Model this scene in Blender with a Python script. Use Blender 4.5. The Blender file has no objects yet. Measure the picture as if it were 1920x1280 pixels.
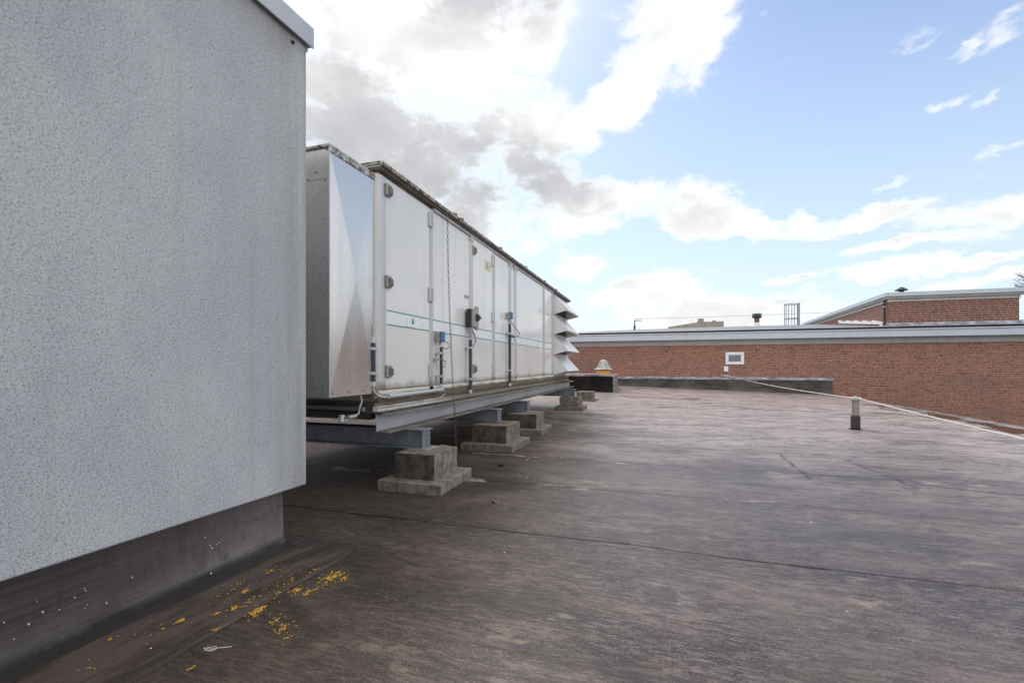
import bpy, math, random
import numpy as np
from mathutils import Vector, Matrix
random.seed(7)
D = bpy.data
S = bpy.context.scene
COL = S.collection
rad = math.radians

# ------------------------------------------------------------------ camera
EYE = 1.35
cam = D.cameras.new('camera'); co = D.objects.new('camera', cam); COL.objects.link(co)
co.location = (0, 0, EYE)
co.rotation_euler = (rad(90), 0, math.atan(274/853.33))
cam.sensor_width = 36; cam.lens = 16.0
cam.shift_y = 45/1920
cam.clip_start = 0.05; cam.clip_end = 2000
S.camera = co

# ------------------------------------------------------------------ node helpers
def nd(nt, t, ins=None, **attrs):
    n = nt.nodes.new(t)
    for k, v in attrs.items(): setattr(n, k, v)
    for k, v in (ins or {}).items():
        s = n.inputs[k]
        if isinstance(v, bpy.types.NodeSocket): nt.links.new(v, s)
        else: s.default_value = v
    return n
def mth(nt, op, a, b=0.0, c=None, clamp=False):
    n = nt.nodes.new('ShaderNodeMath'); n.operation = op; n.use_clamp = clamp
    for i, v in enumerate((a, b) if c is None else (a, b, c)):
        if isinstance(v, bpy.types.NodeSocket): nt.links.new(v, n.inputs[i])
        else: n.inputs[i].default_value = v
    return n.outputs[0]
def mapr(nt, v, a, b, c=0.0, d=1.0, smooth=True):
    n = nd(nt, 'ShaderNodeMapRange', {'Value': v, 'From Min': a, 'From Max': b, 'To Min': c, 'To Max': d})
    n.interpolation_type = 'SMOOTHSTEP' if smooth else 'LINEAR'; n.clamp = True
    return n.outputs[0]
def mapping(nt, vec, scale=(1, 1, 1), loc=(0, 0, 0), rot=(0, 0, 0), vt='POINT'):
    return nd(nt, 'ShaderNodeMapping', {'Vector': vec, 'Scale': scale, 'Location': loc, 'Rotation': rot}, vector_type=vt).outputs[0]
def noise(nt, vec, scale=5.0, detail=4.0, rough=0.55, dist=0.0):
    return nd(nt, 'ShaderNodeTexNoise', {'Vector': vec, 'Scale': scale, 'Detail': detail, 'Roughness': rough, 'Distortion': dist}).outputs[0]
def mixc(nt, f, a, b, mode='MIX'):
    n = nt.nodes.new('ShaderNodeMix'); n.data_type = 'RGBA'; n.blend_type = mode; n.clamp_factor = True
    for i, v in ((0, f), (6, a), (7, b)):
        if isinstance(v, bpy.types.NodeSocket): nt.links.new(v, n.inputs[i])
        elif i == 0: n.inputs[i].default_value = v
        else: n.inputs[i].default_value = (*v[:3], 1)
    return n.outputs[2]
def ramp(nt, f, stops):
    n = nt.nodes.new('ShaderNodeValToRGB'); nt.links.new(f, n.inputs[0])
    e = n.color_ramp.elements
    while len(e) < len(stops): e.new(0.5)
    for el, (p, c) in zip(e, stops): el.position = p; el.color = (*c[:3], 1)
    return n.outputs[0]
def bump(nt, h, strength=0.5, dist=0.01):
    return nd(nt, 'ShaderNodeBump', {'Height': h, 'Strength': strength, 'Distance': dist}).outputs[0]
def sepxyz(nt, v):
    n = nd(nt, 'ShaderNodeSeparateXYZ', {0: v}); return n.outputs[0], n.outputs[1], n.outputs[2]
def comb(nt, x, y, z):
    return nd(nt, 'ShaderNodeCombineXYZ', {0: x, 1: y, 2: z}).outputs[0]

def material(name, build):
    m = D.materials.new(name); m.use_nodes = True
    nt = m.node_tree; nt.nodes.clear()
    out = nt.nodes.new('ShaderNodeOutputMaterial')
    p = nt.nodes.new('ShaderNodeBsdfPrincipled')
    nt.links.new(p.outputs[0], out.inputs[0])
    tc = nt.nodes.new('ShaderNodeTexCoord')
    r = build(nt, tc.outputs['Object'], p) or {}
    for k, v in r.items():
        s = p.inputs[k]
        if isinstance(v, bpy.types.NodeSocket): nt.links.new(v, s)
        else: s.default_value = (*v, 1) if isinstance(v, tuple) and len(v) == 3 else v
    return m

# ------------------------------------------------------------------ world
SUN_AZ, SUN_EL = -30.0, 50.0       # degrees: clockwise from +Y, and above the horizon
def make_world():
    w = D.worlds.new('World'); S.world = w; w.use_nodes = True
    nt = w.node_tree; nt.nodes.clear()
    out = nt.nodes.new('ShaderNodeOutputWorld')
    sky = nt.nodes.new('ShaderNodeTexSky'); sky.sky_type = 'NISHITA'; sky.sun_disc = False
    sky.sun_elevation = rad(SUN_EL); sky.sun_rotation = rad(SUN_AZ)
    sky.air_density = 1.0; sky.dust_density = 0.7; sky.ozone_density = 1.6; sky.altitude = 100
    d = nt.nodes.new('ShaderNodeTexCoord').outputs['Generated']
    x, y, z = sepxyz(nt, d)
    az = mth(nt, 'MULTIPLY', mth(nt, 'ARCTAN2', x, y), 57.2958)
    el = mth(nt, 'MULTIPLY', mth(nt, 'ARCSINE', z), 57.2958)
    warp = nd(nt, 'ShaderNodeTexNoise', {'Vector': mapping(nt, d, (1, 1, 1.6)), 'Scale': 7.0, 'Detail': 5.0, 'Roughness': 0.6})
    wx, wy, _ = sepxyz(nt, warp.outputs[1])
    azw = mth(nt, 'ADD', az, mth(nt, 'MULTIPLY', mth(nt, 'SUBTRACT', wx, 0.5), 11.0))
    elw = mth(nt, 'ADD', el, mth(nt, 'MULTIPLY', mth(nt, 'SUBTRACT', wy, 0.5), 6.5))
    P = comb(nt, azw, elw, 0.0)
    def field(blobs):
        f = None
        for a, e, sa, se, r, wgt in blobs:
            v = mapping(nt, P, (sa, se, 1), (a, e, 0), (0, 0, rad(r)), 'TEXTURE')
            ln = nd(nt, 'ShaderNodeVectorMath', {0: v}, operation='LENGTH').outputs['Value']
            b = mapr(nt, ln, 0.35, 1.45, wgt, 0.0)
            f = b if f is None else mth(nt, 'MAXIMUM', f, b)
        return f
    clouds = field([(-34, 26, 22, 10, 0, 1), (-31, 38, 19, 9, 0, 1), (-16, 36.5, 6.8, 5, 0, .95), (-15, 26, 8, 5, 0, 1),
        (-9, 26, 4, 3.5, 25, .95), (0.2, 33.5, 6.5, 5.0, 0, 1), (4.6, 37, 4.5, 5, 0, 1), (-4.5, 29.5, 5.5, 3.0, 15, 1), (-12.5, 37.6, 2.2, 1.6, 30, .7), (-25, 17, 13, 5, 0, .95), (-12, 22, 5, 3.5, 0, .95),
        (-4, 19.4, 12, 2.7, -4, 1), (-10, 18, 8, 3, 0, .95), (5, 17.2, 7, 2.2, -8, 1), (10.5, 15.4, 5.5, 1.5, -12, .95), (19, 15.0, 8, 1.5, 0, .95),
        (29, 13.3, 8, 2.2, 0, .98), (23.5, 11.2, 6, 0.9, 3, .9), (25, 9.2, 9, 0.8, 2, .85), (28, 7.4, 7, 0.8, 0, .9), (-1, 8.6, 7.5, 2.2, 0, .9),
        (-10, 11.5, 4.5, 2.0, 0, .85), (8, 5.6, 14, 2.0, 0, .9), (14.5, 8.9, 2.2, 0.6, 0, .75), (22.7, 28.3, 3, 1.1, 20, .52),
        (26.1, 22.3, 1.7, .8, 35, .52), (28.6, 21.9, 1.5, .6, 30, .52), (17.3, 21.7, 1.5, 1.1, 0, .52), (29.5, 27.0, 3, 1.5, 20, .52), (26, 26.6, 1.6, .7, 25, .52), (21.5, 17.4, 1.6, .5, 10, .55), (29, 17.2, 1.2, .4, 10, .55)])
    # unseen clouds added round the rest of the sky, to light the scene
    outm = mth(nt, 'MAXIMUM', mapr(nt, mth(nt, 'ABSOLUTE', mth(nt, 'ADD', az, 8.0)), 44, 60), mapr(nt, el, 40, 50))
    wide = noise(nt, mapping(nt, d, (1, 1, 2)), 2.2, 5, 0.55)
    wide = mth(nt, 'MULTIPLY', mapr(nt, wide, 0.30, 0.46), outm)
    clouds = mth(nt, 'MAXIMUM', clouds, wide)
    n1 = noise(nt, mapping(nt, d, (1, 1, 1.7)), 9.0, 12, 0.60, 0.15)
    n2 = noise(nt, mapping(nt, d, (1, 1, 2.6), (3, 1, 2)), 30.0, 8, 0.62)
    dens = mth(nt, 'ADD', clouds, mth(nt, 'ADD', mth(nt, 'MULTIPLY', mth(nt, 'SUBTRACT', n1, 0.5), 2.1), mth(nt, 'MULTIPLY', mth(nt, 'SUBTRACT', n2, 0.5), 0.45)))
    cover = mapr(nt, dens, 0.30, 0.95)
    # backlit cloud: thin parts white, thick parts grey
    grey = field([(-36, 22, 20, 9, 0, .95), (-18, 22.5, 12, 5, -8, .95), (-21, 41, 10, 6, 0, .9), (-9, 21.5, 5, 3.5, 0, .8), (-29, 28, 6, 3, 0, .7), (1, 17.6, 8, 1.4, 0, .18), (27, 12.2, 9, 1.2, 0, .15), (-6, 8.0, 9, 2.0, 0, .22), (12, 6, 14, 2, 0, .2)])
    n3 = noise(nt, mapping(nt, d, (1, 1, 1.7), (5, 2, 7)), 6.0, 9, 0.55)
    sh = mth(nt, 'ADD', grey, mth(nt, 'ADD', mth(nt, 'MULTIPLY', mth(nt, 'SUBTRACT', n3, 0.5), 1.5), mth(nt, 'MULTIPLY', mth(nt, 'SUBTRACT', n1, 0.5), 0.7)))
    sh = mth(nt, 'MULTIPLY', mapr(nt, sh, -0.38, 1.18, smooth=False), mapr(nt, dens, 0.45, 1.05, 0.15, 1.0))
    ccol = ramp(nt, sh, [(0.0, (.95, .95, .95)), (0.22, (.85, .85, .85)), (0.42, (.72, .725, .73)), (0.64, (.57, .58, .595)), (1.0, (.45, .46, .48))])
    bright = mth(nt, 'ADD', 1.0, mth(nt, 'MULTIPLY', outm, 0.32))  # clouds out of view made brighter as fill light
    ccol = nd(nt, 'ShaderNodeVectorMath', {0: ccol, 3: bright}, operation='SCALE').outputs[0]
    # pale air near the horizon
    skyc = nd(nt, 'ShaderNodeVectorMath', {0: sky.outputs[0], 3: SKY}, operation='SCALE').outputs[0]
    skyc = nd(nt, 'ShaderNodeVectorMath', {0: skyc, 1: (0.03, 0.03, 0.03)}, operation='ADD').outputs[0]
    hz = mapr(nt, el, 34, 3, 0.0, 0.80, smooth=False)
    skyc = mixc(nt, hz, skyc, (0.66, 0.755, 0.865))
    col = mixc(nt, cover, skyc, ccol)
    bg = nd(nt, 'ShaderNodeBackground', {'Color': col, 'Strength': 1.0})
    nt.links.new(bg.outputs[0], out.inputs[0])
SKY = 0.14
make_world()
sun = D.lights.new('sun', 'SUN'); sun.energy = 1.0; sun.angle = rad(24); sun.color = (1.0, 0.95, 0.88)
so = D.objects.new('sun', sun); COL.objects.link(so)
_a, _e = rad(SUN_AZ), rad(SUN_EL)
so.rotation_euler = Vector((math.sin(_a)*math.cos(_e), math.cos(_a)*math.cos(_e), math.sin(_e))).to_track_quat('Z', 'Y').to_euler()
S.view_settings.view_transform = 'Standard'; S.view_settings.look = 'None'
S.view_settings.exposure = 0.30; S.view_settings.gamma = 1.0
S.cycles.max_bounces = 6

# ------------------------------------------------------------------ mesh helpers
class MB:
    def __init__(s): s.v = []; s.f = []; s.m = []; s.mi = 0
    def add(s, vs, fs):
        o = len(s.v); s.v += [tuple(q) for q in vs]
        for q in fs: s.f.append(tuple(i+o for i in q)); s.m.append(s.mi)
        return s
    def box(s, x0, y0, z0, x1, y1, z1):
        x0, x1 = sorted((x0, x1)); y0, y1 = sorted((y0, y1)); z0, z1 = sorted((z0, z1))
        return s.add([(x0,y0,z0),(x1,y0,z0),(x1,y1,z0),(x0,y1,z0),(x0,y0,z1),(x1,y0,z1),(x1,y1,z1),(x0,y1,z1)],
            [(0,3,2,1),(4,5,6,7),(0,1,5,4),(1,2,6,5),(2,3,7,6),(3,0,4,7)])
    def prism(s, pts, a, b, axis):
        """closed profile pts (counter-clockwise not required) swept along an axis from a to b"""
        mk = {'x': lambda p, t: (t, p[0], p[1]), 'y': lambda p, t: (p[0], t, p[1]), 'z': lambda p, t: (p[0], p[1], t)}[axis]
        n = len(pts)
        vs = [mk(p, a) for p in pts] + [mk(p, b) for p in pts]
        fs = [(i, (i+1) % n, n+(i+1) % n, n+i) for i in range(n)] + [tuple(range(n-1, -1, -1)), tuple(range(n, 2*n))]
        return s.add(vs, fs)
    def tube(s, pts, r, n=10, cap=True):
        pts = [Vector(p) for p in pts]; rings = []
        for i, p in enumerate(pts):
            t = (pts[min(i+1, len(pts)-1)] - pts[max(i-1, 0)]).normalized()
            u = t.cross(Vector((0, 0, 1)) if abs(t.z) < .9 else Vector((1, 0, 0))).normalized(); w = t.cross(u)
            rr = r[i] if isinstance(r, (list, tuple)) else r
            rings.append([p + rr*(math.cos(2*math.pi*k/n)*u + math.sin(2*math.pi*k/n)*w) for k in range(n)])
        vs = [q for g in rings for q in g]
        fs = [(i*n+k, i*n+(k+1) % n, (i+1)*n+(k+1) % n, (i+1)*n+k) for i in range(len(pts)-1) for k in range(n)]
        if cap: fs += [tuple(range(n-1, -1, -1)), tuple(range((len(pts)-1)*n, len(pts)*n))]
        return s.add(vs, fs)
    def lathe(s, prof, c, n=20):
        vs = []; fs = []
        for r, z in prof:
            vs += [(c[0]+r*math.cos(2*math.pi*k/n), c[1]+r*math.sin(2*math.pi*k/n), c[2]+z) for k in range(n)]
        for i in range(len(prof)-1):
            fs += [(i*n+k, i*n+(k+1) % n, (i+1)*n+(k+1) % n, (i+1)*n+k) for k in range(n)]
        fs += [tuple(range(n-1, -1, -1)), tuple(range((len(prof)-1)*n, len(prof)*n))]
        return s.add(vs, fs)
    def build(s, name, mats, parent=None, bevel=0.0, seg=2, smooth=False, solid=0.0, local=False):
        me = D.meshes.new(name)
        off = Vector((0, 0, 0)) if (parent is None or local) else world_loc(parent)
        me.from_pydata([tuple(Vector(q) - off) for q in s.v], [], s.f)
        mats = mats if isinstance(mats, (list, tuple)) else [mats]
        for m in mats: me.materials.append(m)
        for p, i in zip(me.polygons, s.m): p.material_index = min(i, len(mats)-1)
        me.validate(); 
        import bmesh
        bm = bmesh.new(); bm.from_mesh(me); bmesh.ops.recalc_face_normals(bm, faces=bm.faces); bm.to_mesh(me); bm.free()
        if smooth:
            me.shade_smooth(); me.set_sharp_from_angle(angle=rad(40))
        o = D.objects.new(name, me); COL.objects.link(o)
        if parent is not None: o.parent = parent
        if solid:
            q = o.modifiers.new('thickness', 'SOLIDIFY'); q.thickness = solid; q.offset = -1
        if bevel:
            q = o.modifiers.new('bevel', 'BEVEL'); q.width = bevel; q.segments = seg; q.limit_method = 'ANGLE'; q.angle_limit = rad(40)
        return o
def world_loc(o):
    v = Vector(o.location)
    while o.parent is not None: o = o.parent; v += Vector(o.location)
    return v
def thing(name, label, cat, loc=(0, 0, 0), rz=0.0, group=None):
    o = D.objects.new(name, None); COL.objects.link(o); o.empty_display_size = 0.2
    o.location = loc; o.rotation_euler = (0, 0, rz)
    return tag(o, label, cat, group)
def tag(o, label=None, cat=None, group=None, kind=None):
    if label: o['label'] = label
    if cat: o['category'] = cat
    if group: o['group'] = group
    if kind: o['kind'] = kind
    return o

# ------------------------------------------------------------------ materials
def plain(name, c, rough=0.6, metal=0.0, var=0.12, scale=8.0, bumpy=0.0):
    def b(nt, P, p):
        n = noise(nt, P, scale, 5, 0.6)
        lo = tuple(v*(1-var) for v in c); hi = tuple(min(1, v*(1+var)) for v in c)
        r = {'Base Color': mixc(nt, mapr(nt, n, .3, .7), lo, hi), 'Roughness': mapr(nt, n, .2, .8, rough-.07, min(1, rough+.07)), 'Metallic': metal}
        if bumpy: r['Normal'] = bump(nt, noise(nt, P, scale*8, 4, .6), bumpy, 0.004)
        return r
    return material(name, b)

def m_stucco(nt, P, p):
    x, y, z = sepxyz(nt, P)
    g = mapping(nt, P, (1, 1, 1), rot=(rad(35), 0, 0))
    a = noise(nt, mapping(nt, g, (360, 160, 360)), 1.0, 3, .6, .4)
    c = noise(nt, mapping(nt, g, (205, 88, 210), (9, 4, 2)), 1.0, 4, .65, .6)
    h = mth(nt, 'ADD', mth(nt, 'MULTIPLY', a, .35), mth(nt, 'MULTIPLY', c, .85))
    pit = mapr(nt, h, .48, .62)
    big = noise(nt, mapping(nt, P, (1, .8, .45)), 1.6, 6, .6)
    streak = noise(nt, mapping(nt, P, (1, 7, .35)), 1.0, 6, .62)
    base = mixc(nt, mapr(nt, big, .38, .64), (.50, .527, .572), (.585, .61, .65))
    pit_dirt_shade = mixc(nt, .74, base, (.15, .15, .155))  # pit colour: dirt plus the cavity shade that the bump lacks
    colr = mixc(nt, mth(nt, 'SUBTRACT', 1.0, pit), base, pit_dirt_shade)
    dm = mth(nt, 'MULTIPLY', mapr(nt, streak, .52, .75), .16)
    # grimy corner; the coping's shadow painted in as darker colour below it
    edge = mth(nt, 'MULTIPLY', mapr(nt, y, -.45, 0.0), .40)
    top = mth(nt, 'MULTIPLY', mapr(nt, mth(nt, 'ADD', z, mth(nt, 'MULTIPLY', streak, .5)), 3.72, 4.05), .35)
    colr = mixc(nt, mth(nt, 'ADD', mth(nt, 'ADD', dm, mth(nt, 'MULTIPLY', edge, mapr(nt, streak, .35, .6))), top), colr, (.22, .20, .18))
    return {'Base Color': colr, 'Roughness': .9, 'Normal': bump(nt, h, .8, .007), 'Specular IOR Level': .25}
STUCCO = material('stucco', m_stucco)

def felt_nodes(nt, P, dark=1.0, along='x'):
    """weathered mineral felt: brushed streaks along one axis, chalky bloom, damp blots"""
    s = (lambda a, b: (a, b, 1)) if along == 'x' else (lambda a, b: (b, a, 1))
    w = nd(nt, 'ShaderNodeTexNoise', {'Vector': P, 'Scale': 0.8, 'Detail': 3.0}).outputs[1]
    Pw = nd(nt, 'ShaderNodeVectorMath', {0: P, 1: nd(nt, 'ShaderNodeVectorMath', {0: w, 3: .12}, operation='SCALE').outputs[0]}, operation='ADD').outputs[0]
    fine = noise(nt, mapping(nt, Pw, s(11, 62)), 1.0, 6, .78)
    mid = noise(nt, mapping(nt, Pw, s(1.9, 8)), 1.0, 9, .70)
    blot = noise(nt, mapping(nt, Pw, s(.45, .9)), 1.0, 6, .6)
    grain = noise(nt, P, 260.0, 2, .5)
    return fine, mid, blot, grain
SEAM_P, SEAM_0 = 1.485, 3.515
def m_roof(nt, P, p):
    x, y, z = sepxyz(nt, P)
    fine, mid, blot, grain = felt_nodes(nt, P)
    Pw_ = P
    wob = mth(nt, 'MULTIPLY', mth(nt, 'SUBTRACT', noise(nt, mapping(nt, P, (1.2, .3, 1)), 1.0, 4, .6), .5), .10)
    t = mth(nt, 'ADD', mth(nt, 'ADD', y, wob), -SEAM_0)
    fr = mth(nt, 'ABSOLUTE', mth(nt, 'SUBTRACT', mth(nt, 'FRACT', mth(nt, 'ADD', mth(nt, 'DIVIDE', t, SEAM_P), .5)), .5))   # 0 on a lap
    dist = mth(nt, 'MULTIPLY', fr, SEAM_P)
    brk = mapr(nt, noise(nt, mapping(nt, P, (.9, .5, 1), (4, 2, 0)), 1.0, 4, .6), .36, .56)
    line = mth(nt, 'MULTIPLY', mapr(nt, dist, .007, .020, 1, 0), mth(nt, 'MULTIPLY', mapr(nt, y, 2.7, 2.9), mth(nt, 'MAXIMUM', mapr(nt, brk, 0, 1, .40, 1), mapr(nt, y, 4.2, 3.9))))
    soft = mth(nt, 'MULTIPLY', mapr(nt, dist, .0, .26, mapr(nt, y, 2.6, 3.2), 0), mapr(nt, mid, .40, .60))
    c = ramp(nt, mth(nt, 'ADD', mth(nt, 'MULTIPLY', mid, .55), mth(nt, 'MULTIPLY', blot, .45)),
             [(.40, (.032, .0200, .0165)), (.49, (.070, .047, .040)), (.58, (.158, .116, .099))])
    c = mixc(nt, mth(nt, 'MULTIPLY', mapr(nt, fine, .50, .58), .70), c, (.215, .165, .150))
    rib = noise(nt, mapping(nt, Pw_, (4.5, 34, 1), (1, 7, 0)), 1.0, 3, .6)
    c = mixc(nt, mth(nt, 'MULTIPLY', mapr(nt, rib, .50, .42), .55), c, (.026, .019, .0175))
    c = mixc(nt, mth(nt, 'MULTIPLY', mapr(nt, rib, .55, .64), .35), c, (.24, .19, .172))
    # far felt painted paler, for the sky sheen at grazing view
    far_sheen = mapr(nt, mth(nt, 'ADD', mth(nt, 'ADD', y, mth(nt, 'MULTIPLY', x, .25)), mth(nt, 'MULTIPLY', mth(nt, 'SUBTRACT', blot, .5), 9.0)), 3.5, 14.0)
    c = mixc(nt, mth(nt, 'MULTIPLY', far_sheen, mapr(nt, mid, .40, .54, .30, .92)), c, (.66, .555, .53))
    c = mixc(nt, mth(nt, 'MULTIPLY', mapr(nt, fine, .49, .41), .85), c, (.020, .0145, .0138))
    sp = noise(nt, mapping(nt, P, (70, 120, 1)), 1.0, 3, .7)
    c = mixc(nt, mth(nt, 'MULTIPLY', mapr(nt, sp, .53, .60), .45), c, (.28, .228, .210))
    c = mixc(nt, mth(nt, 'MULTIPLY', mapr(nt, sp, .46, .37), .5), c, (.020, .015, .015))
    wide = noise(nt, mapping(nt, P, (.42, .85, 1), (8, 1, 0)), 1.0, 6, .65, .5)
    c = mixc(nt, mth(nt, 'MULTIPLY', mapr(nt, wide, .52, .66), .30), c, (.20, .152, .130))
    c = mixc(nt, mth(nt, 'MULTIPLY', mapr(nt, wide, .47, .36), .55), c, (.034, .023, .020))
    # worn pale patches and blots a hand or two wide
    pt = noise(nt, mapping(nt, Pw_, (2.2, 4.5, 1), (3, 9, 0)), 1.0, 8, .72, .4)
    c = mixc(nt, mth(nt, 'MULTIPLY', mapr(nt, pt, .54, .64), .42), c, (.215, .168, .145))
    c = mixc(nt, mth(nt, 'MULTIPLY', mapr(nt, pt, .45, .36), .50), c, (.030, .022, .021))
    # dark lines along the blister creases, and a dirt trail at the post
    crk = 0.0
    for (ax, ay), (bx, by), w in (((1.74, 7.68), (1.715, 6.12), .030), ((2.55, 7.6), (2.72, 6.15), .060), ((1.2, 7.75), (1.75, 7.73), .022), ((1.0, 6.16), (5.2, 6.10), .018), ((2.68, 6.35), (3.4, 6.12), .05), ((3.3, 11.28), (5.2, 11.12), .07)):
        dx, dy = bx-ax, by-ay; L2 = dx*dx+dy*dy
        px = mth(nt, 'SUBTRACT', x, ax); py = mth(nt, 'SUBTRACT', y, ay)
        tt = mth(nt, 'DIVIDE', mth(nt, 'ADD', mth(nt, 'MULTIPLY', px, dx), mth(nt, 'MULTIPLY', py, dy)), L2, clamp=True)
        ds = mth(nt, 'SQRT', mth(nt, 'ADD', mth(nt, 'POWER', mth(nt, 'SUBTRACT', px, mth(nt, 'MULTIPLY', tt, dx)), 2.0), mth(nt, 'POWER', mth(nt, 'SUBTRACT', py, mth(nt, 'MULTIPLY', tt, dy)), 2.0)))
        ds = mth(nt, 'ADD', ds, mth(nt, 'MULTIPLY', mth(nt, 'SUBTRACT', pt, .5), w*5.0))
        cm = mth(nt, 'MULTIPLY', mapr(nt, ds, w, w*.2), mapr(nt, mid, .44, .54, .25, .75)); crk = cm if crk == 0.0 else mth(nt, 'MAXIMUM', crk, cm)
    c = mixc(nt, crk, c, (.018, .013, .013))
    # chalky pale stains and ring-dried pools
    st = noise(nt, mapping(nt, P, (1.1, 2.2, 1), (7, 3, 1)), 1.6, 7, .68, .3)
    c = mixc(nt, mth(nt, 'MULTIPLY', mapr(nt, st, .60, .70), .55), c, (.33, .27, .185))
    st2 = noise(nt, mapping(nt, P, (2.6, 5.5, 1), (17, 3, 1)), 1.4, 6, .7, .6)
    c = mixc(nt, mth(nt, 'MULTIPLY', mapr(nt, st2, .665, .73), .75), c, (.40, .32, .20))
    oc = noise(nt, mapping(nt, P, (.7, 1.1, 1), (1, 8, 1)), 1.0, 5, .6)
    c = mixc(nt, mth(nt, 'MULTIPLY', mapr(nt, oc, .56, .72), .40), c, (.105, .088, .055))
    # algae tint, with the shade under and beside the unit painted in
    damp_shade = mth(nt, 'MULTIPLY', mapr(nt, mth(nt, 'ADD', x, mth(nt, 'MULTIPLY', blot, 1.4)), .5, -1.7), mapr(nt, y, 15, 11))
    c = mixc(nt, mth(nt, 'MULTIPLY', damp_shade, .65), c, (.042, .034, .026))
    c = mixc(nt, mth(nt, 'MULTIPLY', mth(nt, 'MULTIPLY', soft, mapr(nt, pt, .44, .56)), .75), c, (.026, .019, .018))
    wd = mth(nt, 'MULTIPLY', mapr(nt, dist, .13, .02), mth(nt, 'MULTIPLY', mapr(nt, pt, .47, .40), mapr(nt, y, 4.2, 5.2)))
    c = mixc(nt, mth(nt, 'MULTIPLY', wd, .7), c, (.42, .36, .34))
    c = mixc(nt, mth(nt, 'MULTIPLY', line, mapr(nt, mid, .42, .54, .30, .75)), c, (.016, .012, .012))
    # a bleached dry pool rim
    for px, py, r in ((.02, 2.80, .11),):
        dv = nd(nt, 'ShaderNodeVectorMath', {0: mapping(nt, P, (1, .8, 0)), 1: (px, py*.8, 0)}, operation='DISTANCE').outputs['Value']
        dv = mth(nt, 'ADD', dv, mth(nt, 'MULTIPLY', mth(nt, 'SUBTRACT', mid, .5), .22))
        c = mixc(nt, mth(nt, 'MULTIPLY', mapr(nt, dv, r*1.0, r*.8), .45), c, (.075, .064, .050))
        rim = mth(nt, 'MULTIPLY', mapr(nt, dv, r*.8, r*1.05), mapr(nt, dv, r*1.9, r*1.1))
        c = mixc(nt, mth(nt, 'MULTIPLY', rim, mth(nt, 'MULTIPLY', mapr(nt, fine, .4, .6), .5)), c, (.22, .20, .185))
    # standing water near the low edge
    pn = noise(nt, mapping(nt, P, (2.6, .75, 1), (2, 5.3, 0)), 1.0, 4, .5, .3)
    pud = mth(nt, 'MULTIPLY', mapr(nt, pn, .49, .51), mth(nt, 'MULTIPLY', mapr(nt, x, 6.55, 6.75), mapr(nt, x, 7.52, 7.42)))
    pud = mth(nt, 'MULTIPLY', pud, mapr(nt, y, 19.5, 17.5))
    rim = mth(nt, 'MULTIPLY', mapr(nt, x, 6.3, 7.3), .45)
    c = mixc(nt, rim, c, (.24, .235, .24))
    c = mixc(nt, pud, c, (.035, .022, .018))
    rg = mth(nt, 'ADD', .36, mth(nt, 'MULTIPLY', mth(nt, 'SUBTRACT', fine, .5), .5))
    rg = mth(nt, 'ADD', rg, mth(nt, 'MULTIPLY', mth(nt, 'SUBTRACT', blot, .5), .35))
    rg = mth(nt, 'ADD', rg, mth(nt, 'MULTIPLY', damp_shade, .35))
    rg = mth(nt, 'MULTIPLY', rg, mth(nt, 'SUBTRACT', 1.0, mth(nt, 'MULTIPLY', pud, .97)))
    hh = mth(nt, 'ADD', mth(nt, 'MULTIPLY', fine, .35), mth(nt, 'ADD', mth(nt, 'MULTIPLY', mid, .6), mth(nt, 'MULTIPLY', grain, .15)))
    hh = mth(nt, 'SUBTRACT', hh, mth(nt, 'MULTIPLY', line, .8))
    hh = mth(nt, 'MULTIPLY', hh, mth(nt, 'SUBTRACT', 1.0, pud))
    return {'Base Color': c, 'Roughness': rg, 'Normal': bump(nt, hh, .45, .006), 'Specular IOR Level': mth(nt, 'MULTIPLY', mapr(nt, damp_shade, 0, 1, .34, .06), mth(nt, 'SUBTRACT', 1.0, mth(nt, 'MULTIPLY', mth(nt, 'MAXIMUM', line, crk), .9)))}
ROOF = material('roof_felt', m_roof)

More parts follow.
